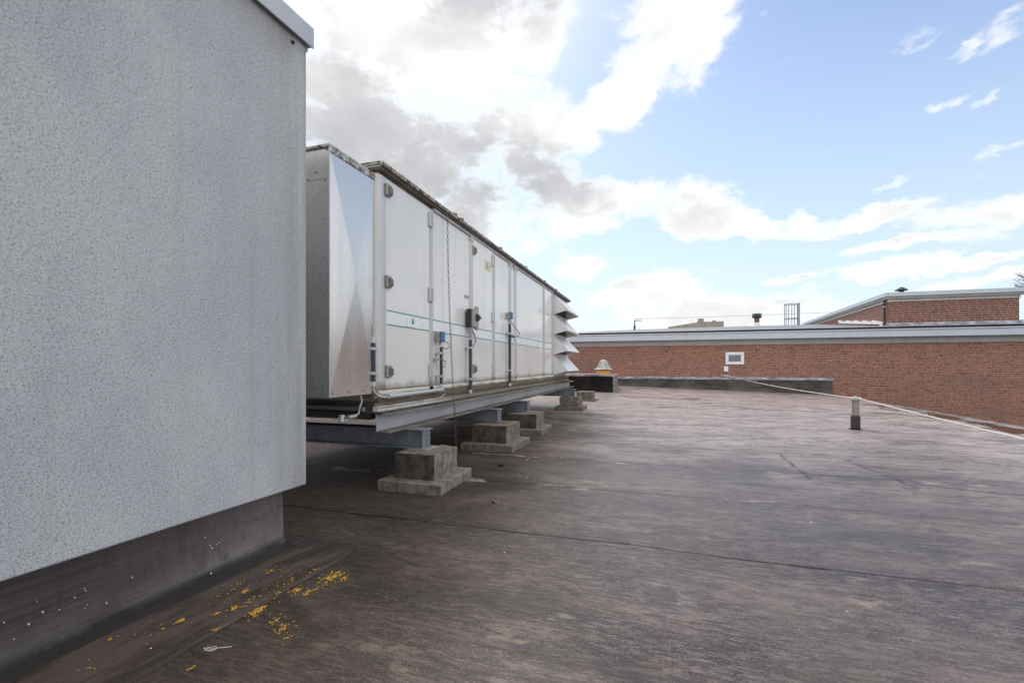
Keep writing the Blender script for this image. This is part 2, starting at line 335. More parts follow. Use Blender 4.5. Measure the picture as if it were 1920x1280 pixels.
def m_flash(nt, P, p):
    fine, mid, blot, grain = felt_nodes(nt, P, along='y')
    x, y, z = sepxyz(nt, P)
    c = ramp(nt, mth(nt, 'ADD', mth(nt, 'MULTIPLY', mid, .5), mth(nt, 'MULTIPLY', blot, .5)), [(.36, (.022, .015, .0135)), (.49, (.047, .034, .029)), (.58, (.100, .076, .066))])
    c = mixc(nt, mth(nt, 'MULTIPLY', mapr(nt, fine, .47, .32), .6), c, (.024, .020, .019))
    c = mixc(nt, mth(nt, 'MULTIPLY', mapr(nt, fine, .55, .72), .35), c, (.11, .10, .098))
    return {'Base Color': c, 'Roughness': mapr(nt, mid, .3, .7, .5, .7), 'Specular IOR Level': .2, 'Normal': bump(nt, mth(nt, 'ADD', fine, mid), .5, .006)}
FLASH = material('lap_felt', m_flash)
def m_kerb(nt, P, p):
    x, y, z = sepxyz(nt, P)
    fine, mid, blot, grain = felt_nodes(nt, mapping(nt, P, (1, 1, 1)), along='y')
    lines = noise(nt, mapping(nt, P, (2, .5, 40)), 1.0, 4, .6)
    c = mixc(nt, mapr(nt, lines, .35, .65), (.042, .033, .036), (.074, .061, .066))
    # bleached patch, plus light painted in towards the kerb's end; a dark run line
    ed = mth(nt, 'ADD', y, mth(nt, 'MULTIPLY', mth(nt, 'SUBTRACT', blot, .5), 1.6))
    c = mixc(nt, mth(nt, 'MULTIPLY', mapr(nt, ed, -1.5, -.15), .70), c, (.185, .165, .168))
    wl = mth(nt, 'ABSOLUTE', mth(nt, 'SUBTRACT', mth(nt, 'ADD', z, mth(nt, 'MULTIPLY', mth(nt, 'SUBTRACT', noise(nt, mapping(nt, P, (1, 1.4, 1)), 1.2, 2, .5), .5), .5)), .27))
    c = mixc(nt, mth(nt, 'MULTIPLY', mapr(nt, wl, .012, .003), mth(nt, 'MULTIPLY', mapr(nt, y, -1.3, -.5), .35)), c, (.06, .052, .052))
    gr = mth(nt, 'ADD', z, mth(nt, 'MULTIPLY', mth(nt, 'SUBTRACT', blot, .5), .12))
    c = mixc(nt, mapr(nt, gr, .085, .050), c, (.026, .021, .020))
    c = mixc(nt, mth(nt, 'MULTIPLY', mapr(nt, fine, .5, .6), .4), c, (.045, .037, .038))
    sp = noise(nt, mapping(nt, P, (60, 60, 60)), 1.0, 4, .7)
    c = mixc(nt, mth(nt, 'MULTIPLY', mapr(nt, sp, .57, .68), .22), c, (.20, .18, .18))
    c = mixc(nt, mth(nt, 'MULTIPLY', mapr(nt, sp, .45, .36), .4), c, (.035, .03, .03))
    dr = noise(nt, mapping(nt, P, (5, 5, .6), (1, 1, 4)), 1.0, 6, .65)
    c = mixc(nt, mth(nt, 'MULTIPLY', mapr(nt, dr, .54, .66), .35), c, (.05, .043, .042))
    return {'Base Color': c, 'Roughness': mapr(nt, blot, .3, .7, .36, .6), 'Normal': bump(nt, mth(nt, 'ADD', lines, mid), .35, .006)}
KERB = material('kerb_felt', m_kerb)

def grime(nt, P, base, zlo, zhi, amount=.8, col=(.10, .085, .06)):
    """dirt splashed up from a ledge at height zlo, fading towards zhi"""
    x, y, z = sepxyz(nt, P)
    n = noise(nt, mapping(nt, P, (3, 1.6, 1.1)), 2.0, 7, .68)
    f = mapr(nt, mth(nt, 'ADD', z, mth(nt, 'MULTIPLY', mth(nt, 'SUBTRACT', n, .5), (zhi-zlo)*2.4)), zhi, zlo)
    return mixc(nt, mth(nt, 'MULTIPLY', f, amount), base, col)
def m_panel(nt, P, p):
    st = noise(nt, mapping(nt, P, (4, 5, .22)), 1.0, 6, .62)
    big = noise(nt, P, .9, 4, .5)
    c = mixc(nt, mapr(nt, big, .3, .7), (.71, .71, .705), (.78, .778, .772))
    c = mixc(nt, mth(nt, 'MULTIPLY', mapr(nt, st, .55, .75), .24), c, (.42, .37, .30))
    scr = noise(nt, mapping(nt, P, (22, 24, 3.4), (3, 1, 0)), 1.0, 3, .6)
    c = mixc(nt, mth(nt, 'MULTIPLY', mapr(nt, scr, .745, .78), .55), c, (.20, .19, .18))
    c = grime(nt, P, c, .0, .10, .60, (.16, .125, .08))
    return {'Base Color': c, 'Roughness': mapr(nt, st, .3, .7, .09, .14), 'Specular IOR Level': .65}
PANEL = material('white_panel_paint', m_panel)
def m_post(nt, P, p):
    st = noise(nt, mapping(nt, P, (6, 6, .6)), 1.0, 6, .62)
    c = mixc(nt, mapr(nt, st, .40, .68), (.56, .565, .58), (.44, .435, .43))
    c = grime(nt, P, c, .0, .10, .8, (.12, .095, .06))
    return {'Base Color': c, 'Roughness': .42, 'Metallic': .25}
POST = material('aluminium_post', m_post)
def m_moss(nt, P, p):
    a = noise(nt, mapping(nt, P, (9, 14, 9)), 1.0, 8, .7)
    b = noise(nt, mapping(nt, P, (2, 1.1, 2), (3, 3, 3)), 1.0, 4, .6)
    c = mixc(nt, mapr(nt, a, .40, .58), (.055, .045, .035), (.36, .35, .32))
    g = mth(nt, 'MULTIPLY', mapr(nt, b, .50, .52), mapr(nt, a, .60, .42))
    c = mixc(nt, mth(nt, 'MULTIPLY', g, .6), c, (.11, .105, .035))
    return {'Base Color': c, 'Roughness': .85, 'Normal': bump(nt, a, .8, .012)}
MOSS = material('mossy_lip', m_moss)
def m_rail(nt, P, p):
    a = noise(nt, mapping(nt, P, (5, 2.2, 26)), 1.0, 8, .7)
    b = noise(nt, mapping(nt, P, (2, .9, 9), (3, 7, 3)), 1.0, 5, .62)
    x, y, z = sepxyz(nt, P)
    f = mapr(nt, mth(nt, 'ADD', z, mth(nt, 'MULTIPLY', mth(nt, 'SUBTRACT', a, .5), .10)), -.075, -.035)
    c = mixc(nt, f, (.13, .105, .07), (.62, .60, .55))
    c = mixc(nt, mth(nt, 'MULTIPLY', mapr(nt, b, .50, .68), .65), c, (.095, .08, .045))
    c = mixc(nt, mth(nt, 'MULTIPLY', mapr(nt, b, .42, .32), .6), c, (.62, .60, .55))
    return {'Base Color': c, 'Roughness': .7, 'Normal': bump(nt, a, .2, .004)}
RAIL = material('grimy_rail', m_rail)
def m_perf(nt, P, p):
    x, y, z = sepxyz(nt, P)
    a = noise(nt, mapping(nt, P, (7, 3, 16)), 1.0, 7, .68)
    c = mixc(nt, mapr(nt, a, .36, .52), (.27, .245, .20), (.60, .59, .57))
    far = noise(nt, mapping(nt, P, (1, .6, 1)), 1.3, 5, .6)
    c = mixc(nt, mth(nt, 'MULTIPLY', mapr(nt, mth(nt, 'ADD', y, far), 1.4, 2.6), .8), c, (.115, .10, .055))
    fy = mth(nt, 'SUBTRACT', mth(nt, 'FRACT', mth(nt, 'DIVIDE', y, .05)), .5)
    dd = mth(nt, 'SQRT', mth(nt, 'ADD', mth(nt, 'POWER', mth(nt, 'MULTIPLY', fy, .05), 2.0), mth(nt, 'POWER', mth(nt, 'SUBTRACT', z, -.205), 2.0)))
    hole = mth(nt, 'MULTIPLY', mapr(nt, dd, .0120, .009), mapr(nt, y, 1.75, 1.7))
    c = mixc(nt, hole, c, (.015, .013, .012))
    return {'Base Color': c, 'Roughness': .7, 'Normal': bump(nt, mth(nt, 'SUBTRACT', mth(nt, 'MULTIPLY', a, .4), hole), .6, .008)}
def m_railt(nt, P, p):
    a = noise(nt, mapping(nt, P, (12, 12, 20)), 1.0, 7, .7)
    c = mixc(nt, mapr(nt, a, .40, .56), (.11, .10, .08), (.56, .54, .50))
    return {'Base Color': c, 'Roughness': .5, 'Metallic': .4}
RAILT = material('spotted_aluminium_trim', m_railt)
PERF = material('perforated_channel', m_perf)
def m_metal(nt, P, p):
    b = noise(nt, mapping(nt, P, (70, 70, .8)), 1.0, 4, .6)
    st = noise(nt, mapping(nt, P, (8, 8, .5)), 1.0, 6, .6)
    c = mixc(nt, mapr(nt, st, .35, .7), (.68, .66, .635), (.64, .62, .60))
    c = mixc(nt, mth(nt, 'MULTIPLY', mapr(nt, b, .45, .7), .10), c, (.42, .41, .40))
    c = grime(nt, P, c, -1.28, -1.13, .5, (.16, .12, .08))
    return {'Base Color': c, 'Metallic': .88, 'Roughness': mapr(nt, st, .3, .7, .23, .31), 'Normal': bump(nt, noise(nt, P, 3.0, 2, .5), .05, .01)}
METAL = material('brushed_aluminium', m_metal)
def m_galv(nt, P, p):
    v = nd(nt, 'ShaderNodeTexVoronoi', {'Vector': P, 'Scale': 38.0}).outputs['Color']
    vx, _, _ = sepxyz(nt, v)
    st = noise(nt, mapping(nt, P, (3, 3, 3)), 1.2, 6, .65)
    wh = noise(nt, mapping(nt, P, (9, 9, 4), (5, 5, 1)), 1.0, 6, .7)
    c = mixc(nt, vx, (.22, .245, .275), (.31, .335, .37))
    c = mixc(nt, mth(nt, 'MULTIPLY', mapr(nt, wh, .58, .72), .7), c, (.46, .49, .54))
    c = mixc(nt, mth(nt, 'MULTIPLY', mapr(nt, st, .56, .74), .6), c, (.15, .125, .115))
    return {'Base Color': c, 'Metallic': .55, 'Roughness': mapr(nt, st, .3, .7, .38, .58)}
GALV = material('galvanised_steel', m_galv)
def m_galvl(nt, P, p):
    st = noise(nt, mapping(nt, P, (3, 1.1, 5)), 1.0, 6, .65)
    up = nd(nt, 'ShaderNodeNewGeometry').outputs['Normal']
    wh = noise(nt, mapping(nt, P, (6, 4, 9), (2, 5, 1)), 1.0, 5, .6)
    c = mixc(nt, mapr(nt, st, .35, .65), (.40, .42, .465), (.52, .54, .585))
    c = mixc(nt, mth(nt, 'MULTIPLY', mapr(nt, wh, .56, .74), .45), c, (.34, .30, .26))
    return {'Base Color': c, 'Metallic': .35, 'Roughness': .48}
GALVL = material('pale_galvanised_steel', m_galvl)
GALVD = plain('grimy_flange', (.20, .185, .155), .8, .1, .45, 6.0, .4)
def m_conc(dark):
    def b(nt, P, p):
        x, y, z = sepxyz(nt, P)
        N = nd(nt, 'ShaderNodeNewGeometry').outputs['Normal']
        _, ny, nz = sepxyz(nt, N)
        a = noise(nt, P, 9.0, 8, .68)
        v = noise(nt, mapping(nt, P, (22, 22, 2.6)), 1.0, 6, .65)
        g = noise(nt, P, 130.0, 3, .6)
        c = mixc(nt, mapr(nt, a, .35, .66), (.15, .130, .108), (.30, .265, .228))
        c = mixc(nt, mth(nt, 'MULTIPLY', mapr(nt, v, .48, .66), .6), c, (.075, .063, .05))
        c = mixc(nt, mth(nt, 'MULTIPLY', mapr(nt, g, .56, .70), .5), c, (.09, .08, .07))
        # faces towards -Y: algae stain, with their shade painted in too
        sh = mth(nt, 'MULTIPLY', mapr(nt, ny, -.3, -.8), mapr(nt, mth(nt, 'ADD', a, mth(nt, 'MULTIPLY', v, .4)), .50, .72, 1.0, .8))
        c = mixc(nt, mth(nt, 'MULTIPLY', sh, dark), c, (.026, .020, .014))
        lime = noise(nt, mapping(nt, P, (10, 10, 3), (1, 4, 2)), 1.0, 6, .7)
        c = mixc(nt, mth(nt, 'MULTIPLY', mapr(nt, lime, .63, .74), .6), c, (.38, .35, .30))
        return {'Base Color': c, 'Roughness': .92, 'Specular IOR Level': .15, 'Normal': bump(nt, mth(nt, 'ADD', a, mth(nt, 'MULTIPLY', g, .4)), .7, .008)}
    return b
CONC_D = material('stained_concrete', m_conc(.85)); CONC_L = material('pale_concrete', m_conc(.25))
def m_brick(bw, bh, c1, c2, mortar, dim=1.0):
    def b(nt, P, p):
        N = nd(nt, 'ShaderNodeNewGeometry').outputs['Normal']
        nx, ny, nz = sepxyz(nt, N); x, y, z = sepxyz(nt, P)
        side = mapr(nt, mth(nt, 'ABSOLUTE', nx), .6, .7, smooth=False)
        u = mth(nt, 'ADD', mth(nt, 'MULTIPLY', x, mth(nt, 'SUBTRACT', 1.0, side)), mth(nt, 'MULTIPLY', y, side))
        wv = nd(nt, 'ShaderNodeTexNoise', {'Vector': P, 'Scale': 9.0, 'Detail': 2.0}).outputs[0]
        z2 = mth(nt, 'ADD', z, mth(nt, 'MULTIPLY', mth(nt, 'SUBTRACT', wv, .5), .012))
        row = mth(nt, 'FLOOR', mth(nt, 'DIVIDE', z2, bh))
        jit = mth(nt, 'FRACT', mth(nt, 'MULTIPLY', mth(nt, 'SINE', mth(nt, 'MULTIPLY', row, 12.9898)), 437.585))
        u = mth(nt, 'ADD', u, mth(nt, 'MULTIPLY', jit, bw*3.0))
        uv = comb(nt, u, z2, 0.0)
        def br(ca, cb, bias, sq=.62):
            return nd(nt, 'ShaderNodeTexBrick', {'Vector': uv, 'Color1': (*ca, 1), 'Color2': (*cb, 1), 'Mortar': (*mortar, 1), 'Scale': 1.0, 'Mortar Size': bh*.11,
                'Mortar Smooth': .25, 'Bias': bias, 'Brick Width': bw, 'Row Height': bh}, offset=.5, offset_frequency=2, squash=sq, squash_frequency=3)
        B = br(c1, c2, 0.0)
        cell = noise(nt, comb(nt, mth(nt, 'MULTIPLY', u, 1/bw*.9), mth(nt, 'MULTIPLY', z, 1/bh*.95), 0.0), 1.0, 1, .4)
        big = noise(nt, mapping(nt, P, (.35, .35, .8)), 1.0, 5, .6)
        c = mixc(nt, mth(nt, 'MULTIPLY', mapr(nt, cell, .56, .70), .75), B.outputs[0], tuple(v*.38 for v in c1))
        c = mixc(nt, mth(nt, 'MULTIPLY', mapr(nt, cell, .44, .30), .55), c, tuple(min(1, v*1.35) for v in c2))
        c = mixc(nt, B.outputs[1], c, mortar)
        c = mixc(nt, mth(nt, 'MULTIPLY', mapr(nt, big, .46, .66), .55), c, (.20, .125, .105))
        sal = noise(nt, mapping(nt, P, (1.6, 1.6, 3), (2, 2, 6)), 1.0, 6, .7)
        c = mixc(nt, mth(nt, 'MULTIPLY', mapr(nt, sal, .62, .76), .45), c, (.50, .41, .36))
        return {'Base Color': c, 'Roughness': .9, 'Normal': bump(nt, mth(nt, 'SUBTRACT', 1.0, B.outputs[1]), .5, .01)}
    return b
BRICK = material('red_brick', m_brick(.30, .080, (.225, .080, .052), (.325, .130, .083), (.41, .32, .265)))
BRICK2 = material('dark_brick', m_brick(.36, .097, (.17, .060, .045), (.225, .085, .06), (.40, .335, .285)))
FASCIA = plain('fascia_paint', (.50, .54, .60), .4, .1, .05, 1.2)
FASCIA2 = plain('grey_boarding', (.36, .355, .34), .6, 0, .10, 2.0)
CREAM = plain('cream_boarding', (.52, .50, .46), .6, 0, .10, 2.0)
COPING = plain('grey_coping', (.46, .48, .52), .38, .3, .06, 2.0)
def m_lead(nt, P, p):
    a = noise(nt, mapping(nt, P, (2.2, 2.2, 8)), 1.0, 7, .7)
    c = mixc(nt, mapr(nt, a, .38, .62), (.17, .18, .24), (.50, .51, .56))
    return {'Base Color': c, 'Roughness': .55, 'Metallic': .2, 'Normal': bump(nt, a, .5, .02)}
LEAD = material('lead_flashing', m_lead)
def m_bit(nt, P, p):
    a = noise(nt, mapping(nt, P, (1.1, 1.1, 3)), 1.0, 7, .65)
    b = noise(nt, mapping(nt, P, (.5, .5, .8), (4, 1, 1)), 1.0, 4, .6)
    c = mixc(nt, mapr(nt, a, .36, .64), (.030, .026, .025), (.085, .074, .068))
    c = mixc(nt, mth(nt, 'MULTIPLY', mapr(nt, b, .52, .68), .5), c, (.15, .14, .125))
    return {'Base Color': c, 'Roughness': .65, 'Normal': bump(nt, a, .5, .02)}
BIT = material('bitumen_upstand', m_bit)
def m_bitd(nt, P, p):
    a = noise(nt, mapping(nt, P, (3, 3, 3)), 1.0, 7, .65)
    c = mixc(nt, mapr(nt, a, .36, .64), (.010, .008, .008), (.022, .018, .018))
    return {'Base Color': c, 'Roughness': .75, 'Specular IOR Level': .12, 'Normal': bump(nt, a, .5, .02)}
BITD = material('dark_felt', m_bitd)
def m_bitl(nt, P, p):
    a = noise(nt, mapping(nt, P, (3, 3, 6)), 1.0, 7, .65)
    c = mixc(nt, mapr(nt, a, .36, .64), (.13, .11, .10), (.30, .265, .25))
    return {'Base Color': c, 'Roughness': .55, 'Normal': bump(nt, a, .6, .03)}
BITL = material('pale_felt', m_bitl)
def m_proof(nt, P, p):
    a = noise(nt, mapping(nt, P, (.8, 5, 1)), 1.0, 7, .65)
    c = mixc(nt, mapr(nt, a, .36, .64), (.17, .155, .155), (.32, .30, .31))
    return {'Base Color': c, 'Roughness': .5}
PROOF = material('pale_roof_felt', m_proof)
DKPIPE = plain('navy_conduit', (.028, .032, .062), .38, 0, .2, 6)
BLKPIPE = plain('black_plastic', (.022, .020, .020), .45, 0, .2, 6)
GREYPL = plain('grey_plastic', (.34, .335, .31), .5, 0, .14, 20)
LOCKM = plain('weathered_die_cast', (.33, .31, .285), .5, .3, .25, 30)
LOCKD = plain('dark_die_cast', (.16, .15, .135), .5, .3, .25, 30)
BLUEPL = plain('blue_plastic', (.055, .16, .32), .4, 0, .12, 15)
BRACK = plain('zinc_bracket', (.55, .56, .58), .4, .5, .12, 25)
CABLE = plain('grey_cable', (.22, .22, .22), .5, 0, .1, 20)
BROWNM = plain('stained_lip_underside', (.15, .125, .105), .7, 0, .35, 5)
HOODM = plain('hood_paint', (.70, .70, .70), .35, .1, .07, 3)
HOODIN = plain('dark_louvre', (.055, .05, .045), .7, 0, .2, 9)
STRIPEW = plain('stripe_white', (.80, .82, .86), .3, 0, .04, 3)
GREEN = plain('stripe_green', (.035, .28, .20), .4, 0, .15, 9)
YELPAPER = plain('faded_label', (.66, .66, .48), .5, 0, .06, 30)
LABINK = plain('label_ink', (.20, .22, .17), .5, 0, .1, 30)
LABOCH = plain('faded_label_print', (.52, .54, .28), .5, 0, .1, 60)
WHITE = plain('white_plastic', (.80, .81, .82), .4, 0, .04, 6)
LOUVM = plain('louvre_grey', (.33, .34, .35), .5, .2, .1, 12)
YELLOW = plain('amber_dome', (.62, .27, .045), .35, 0, .15, 8)
CAPGR = plain('weathered_cap', (.42, .44, .40), .5, .1, .25, 9)
STEEL = plain('stainless_steel', (.27, .235, .21), .5, .3, .1, 10)
WIREW = plain('white_cable', (.78, .75, .68), .45, 0, .06, 20)
THINW = plain('thin_wire', (.35, .35, .35), .5, .2, .1, 20)
RUSTP = plain('rusty_plate', (.20, .105, .065), .8, 0, .45, 14, .4)
SHIM = plain('weathered_shim', (.27, .25, .225), .8, 0, .3, 12, .3)
def m_chain(nt, P, p):
    x, y, z = sepxyz(nt, P)
    n = noise(nt, P, 14.0, 4, .6)
    f = mapr(nt, mth(nt, 'ADD', z, mth(nt, 'MULTIPLY', n, .5)), 1.35, .9)
    c = mixc(nt, f, (.17, .15, .13), (.14, .055, .035))
    return {'Base Color': c, 'Roughness': .7, 'Metallic': .35}
CHAINM = material('rusting_chain', m_chain)
LICH = plain('orange_lichen', (.50, .28, .03), .9, 0, .4, 45)
FLECK = plain('white_fleck', (.70, .68, .64), .8, 0, .15, 40)
BARK = plain('bark', (.10, .085, .07), .9, 0, .3, 6)
LEAF = plain('thin_foliage', (.085, .075, .045), .8, 0, .4, 2)
BUSH = plain('yellow_green_foliage', (.17, .16, .04), .8, 0, .4, 1)
FARC = plain('far_concrete', (.34, .31, .26), .9, 0, .15, .4)
LAND = plain('lower_ground', (.09, .09, .085), .9, 0, .3, .2)

# ------------------------------------------------------------------ setting: the roof deck
EDGE_X, WALL_Y = 7.62, 24.435
def sst(v, a, b):
    t = np.clip((v-a)/(b-a), 0, 1); return t*t*(3-2*t)
WRINKLES = [((1.77, 7.68), (1.745, 6.12), .05, .020), ((2.62, 7.6), (2.83, 6.15), .07, .014), ((1.3, 7.72), (1.75, 7.70), .04, .012), ((2.83, 6.2), (4.3, 6.25), .05, .010)]
def deck_z(x, y):
    x = np.asarray(x, float); y = np.asarray(y, float)
    cross = np.clip((EDGE_X - x)/9.6, 0, 1.4)
    z = .315*sst(y, 13.5, 24.4)*cross
    calm = .1+.9*sst(x, -2.1, -.6)
    z = z + calm*.004*np.sin(1.9*x+.6*np.sin(1.3*y))*np.sin(1.15*y+1.2) + calm*.0025*np.sin(4.3*x+1.7*y)*np.sin(2.9*y-.8*x)
    return z
def make_deck():
    xs = np.concatenate([np.arange(-16, -6, .5), np.arange(-6, EDGE_X, .045), [EDGE_X]])
    ys = np.concatenate([np.arange(-5, .5, .1), np.arange(.5, 10, .04), np.arange(10, WALL_Y, .09), [WALL_Y]])
    X, Y = np.meshgrid(xs, ys)
    Z = deck_z(X, Y)
    for (ax, ay), (bx, by), w, h in WRINKLES:
        dx, dy = bx-ax, by-ay; L2 = dx*dx+dy*dy
        t = np.clip(((X-ax)*dx+(Y-ay)*dy)/L2, 0, 1)
        px, py = ax+t*dx, ay+t*dy
        dd = np.hypot(X-px, Y-py)
        Z = Z + h*np.exp(-(dd/w)**2)*(0.65+.35*np.sin(17*t+ax))
    # the lap edges stand a few millimetres proud
    fr = ((Y-SEAM_0+.02*np.sin(2.1*X))/SEAM_P) % 1.0
    Z = Z + .004*sst(X, -2.05, -1.9)*1.7*np.where(fr > .93, (fr-.93)/.07, 0)
    ny, nx = X.shape
    V = np.stack([X, Y, Z], -1).reshape(-1, 3)
    i = (np.arange(ny-1)[:, None]*nx + np.arange(nx-1)[None, :]).ravel()
    Fq = np.stack([i, i+1, i+nx+1, i+nx], 1)
    me = D.meshes.new('roof_deck')
    me.vertices.add(len(V)); me.vertices.foreach_set('co', V.ravel())
    me.loops.add(Fq.size); me.loops.foreach_set('vertex_index', Fq.ravel().astype(np.int32))
    me.polygons.add(len(Fq)); me.polygons.foreach_set('loop_start', np.arange(0, Fq.size, 4, dtype=np.int32))
    me.update(calc_edges=True); me.validate(); me.shade_smooth()
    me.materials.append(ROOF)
    o = D.objects.new('roof_deck', me); COL.objects.link(o); tag(o, kind='structure')
    b = MB().box(-16, -5, -4.0, EDGE_X, WALL_Y-.02, -.05)
    b.box(EDGE_X, -5, -.22, EDGE_X+.035, WALL_Y-.02, .012)
    tag(b.build('roof_edge', BITL), kind='structure')
    g = MB().add([(-300, -60, -4.02), (300, -60, -4.02), (300, 400, -4.02), (-300, 400, -4.02)], [(0, 1, 2, 3)])
    tag(g.build('ground', LAND), kind='structure')
make_deck()

# ------------------------------------------------------------------ rendered building on the left
def left_building():
    t = thing('rendered_building', 'pale blue grey textured render building overhanging a dark felt kerb at the left', 'building', (-2.565, 2.84, 0), rad(-2.2))
    w = MB().box(-6, -8, .44, 0, 0, 3.86)
    w.build('wall', STUCCO, t, bevel=.012, seg=3, local=True)
    c = MB().prism([(-6.1, 3.775), (-.02, 3.775), (-.02, 3.80), (.028, 3.80), (.028, 3.785), (.04, 3.785), (.04, 3.94), (-.15, 3.955), (-6.1, 3.955)], -8.1, .035, 'y')
    c.build('coping', COPING, t, bevel=.004, local=True)
    # felt kerb with a rounded foot
    prof = [(-.13, .45), (-.128, .30), (-.122, .16), (-.116, .075), (-.10, .048), (-.06, .030), (.0, .019), (.05, .011), (.06, .0)]
    vs, fs = [], []
    ys = list(np.arange(-8, -1.9, .4)) + list(np.arange(-1.9, -.12, .06)) + [-.11]
    for y in ys:
        for k, (x, z) in enumerate(prof):
            wv = .006*math.sin(5*y+k*.9)*(1 if 0 < k < 8 else 0) + .004*math.sin(13*y+2*k)
            vs.append((x+wv, y, z))
    n = len(prof)
    for i in range(len(ys)-1):
        for k in range(n-1): fs.append((i*n+k, i*n+k+1, (i+1)*n+k+1, (i+1)*n+k))
    b = MB().add(vs, fs)
    e = (len(ys)-1)*n
    # end return of the kerb
    o = len(b.v)
    for k, (x, z) in enumerate(prof): b.v.append((-6, -.11+max(0, x+.13), z))
    for k in range(n-1): b.f.append((e+k, e+k+1, o+k+1, o+k)); b.m.append(0)
    b.build('kerb', KERB, t, smooth=True, local=True)
    # strip of felt lapped from the kerb foot onto the roof
    vs, fs = [], []
    ys = list(np.arange(-8, -2, .5)) + list(np.arange(-2, .06, .05))
    m = 12
    for y in ys:
        for k in range(m):
            u = k/(m-1)
            x0 = -.06; x1 = .485 + .006*math.sin(3*y) - (max(0, y+.12)*1.1)**1.6
            x = x0+(x1-x0)*u
            z = .012*(1-u) + .0048 + .0015*math.sin(9*x+4*y)
            vs.append((x, y, z))
    for i in range(len(ys)-1):
        for k in range(m-1): fs.append((i*m+k, i*m+k+1, (i+1)*m+k+1, (i+1)*m+k))
    MB().add(vs, fs).build('felt_flashing', FLASH, t, smooth=True, solid=.003, local=True)
    s = MB().lathe([(.012, 0), (.012, .012), (.006, .018)], (0, 0, 0), 10)
    so_ = s.build('fixing_hole', BLKPIPE, t, local=True); so_.location = (.002, -.14, 3.73); so_.rotation_euler = (0, rad(90), 0)
    return t
LB = left_building()

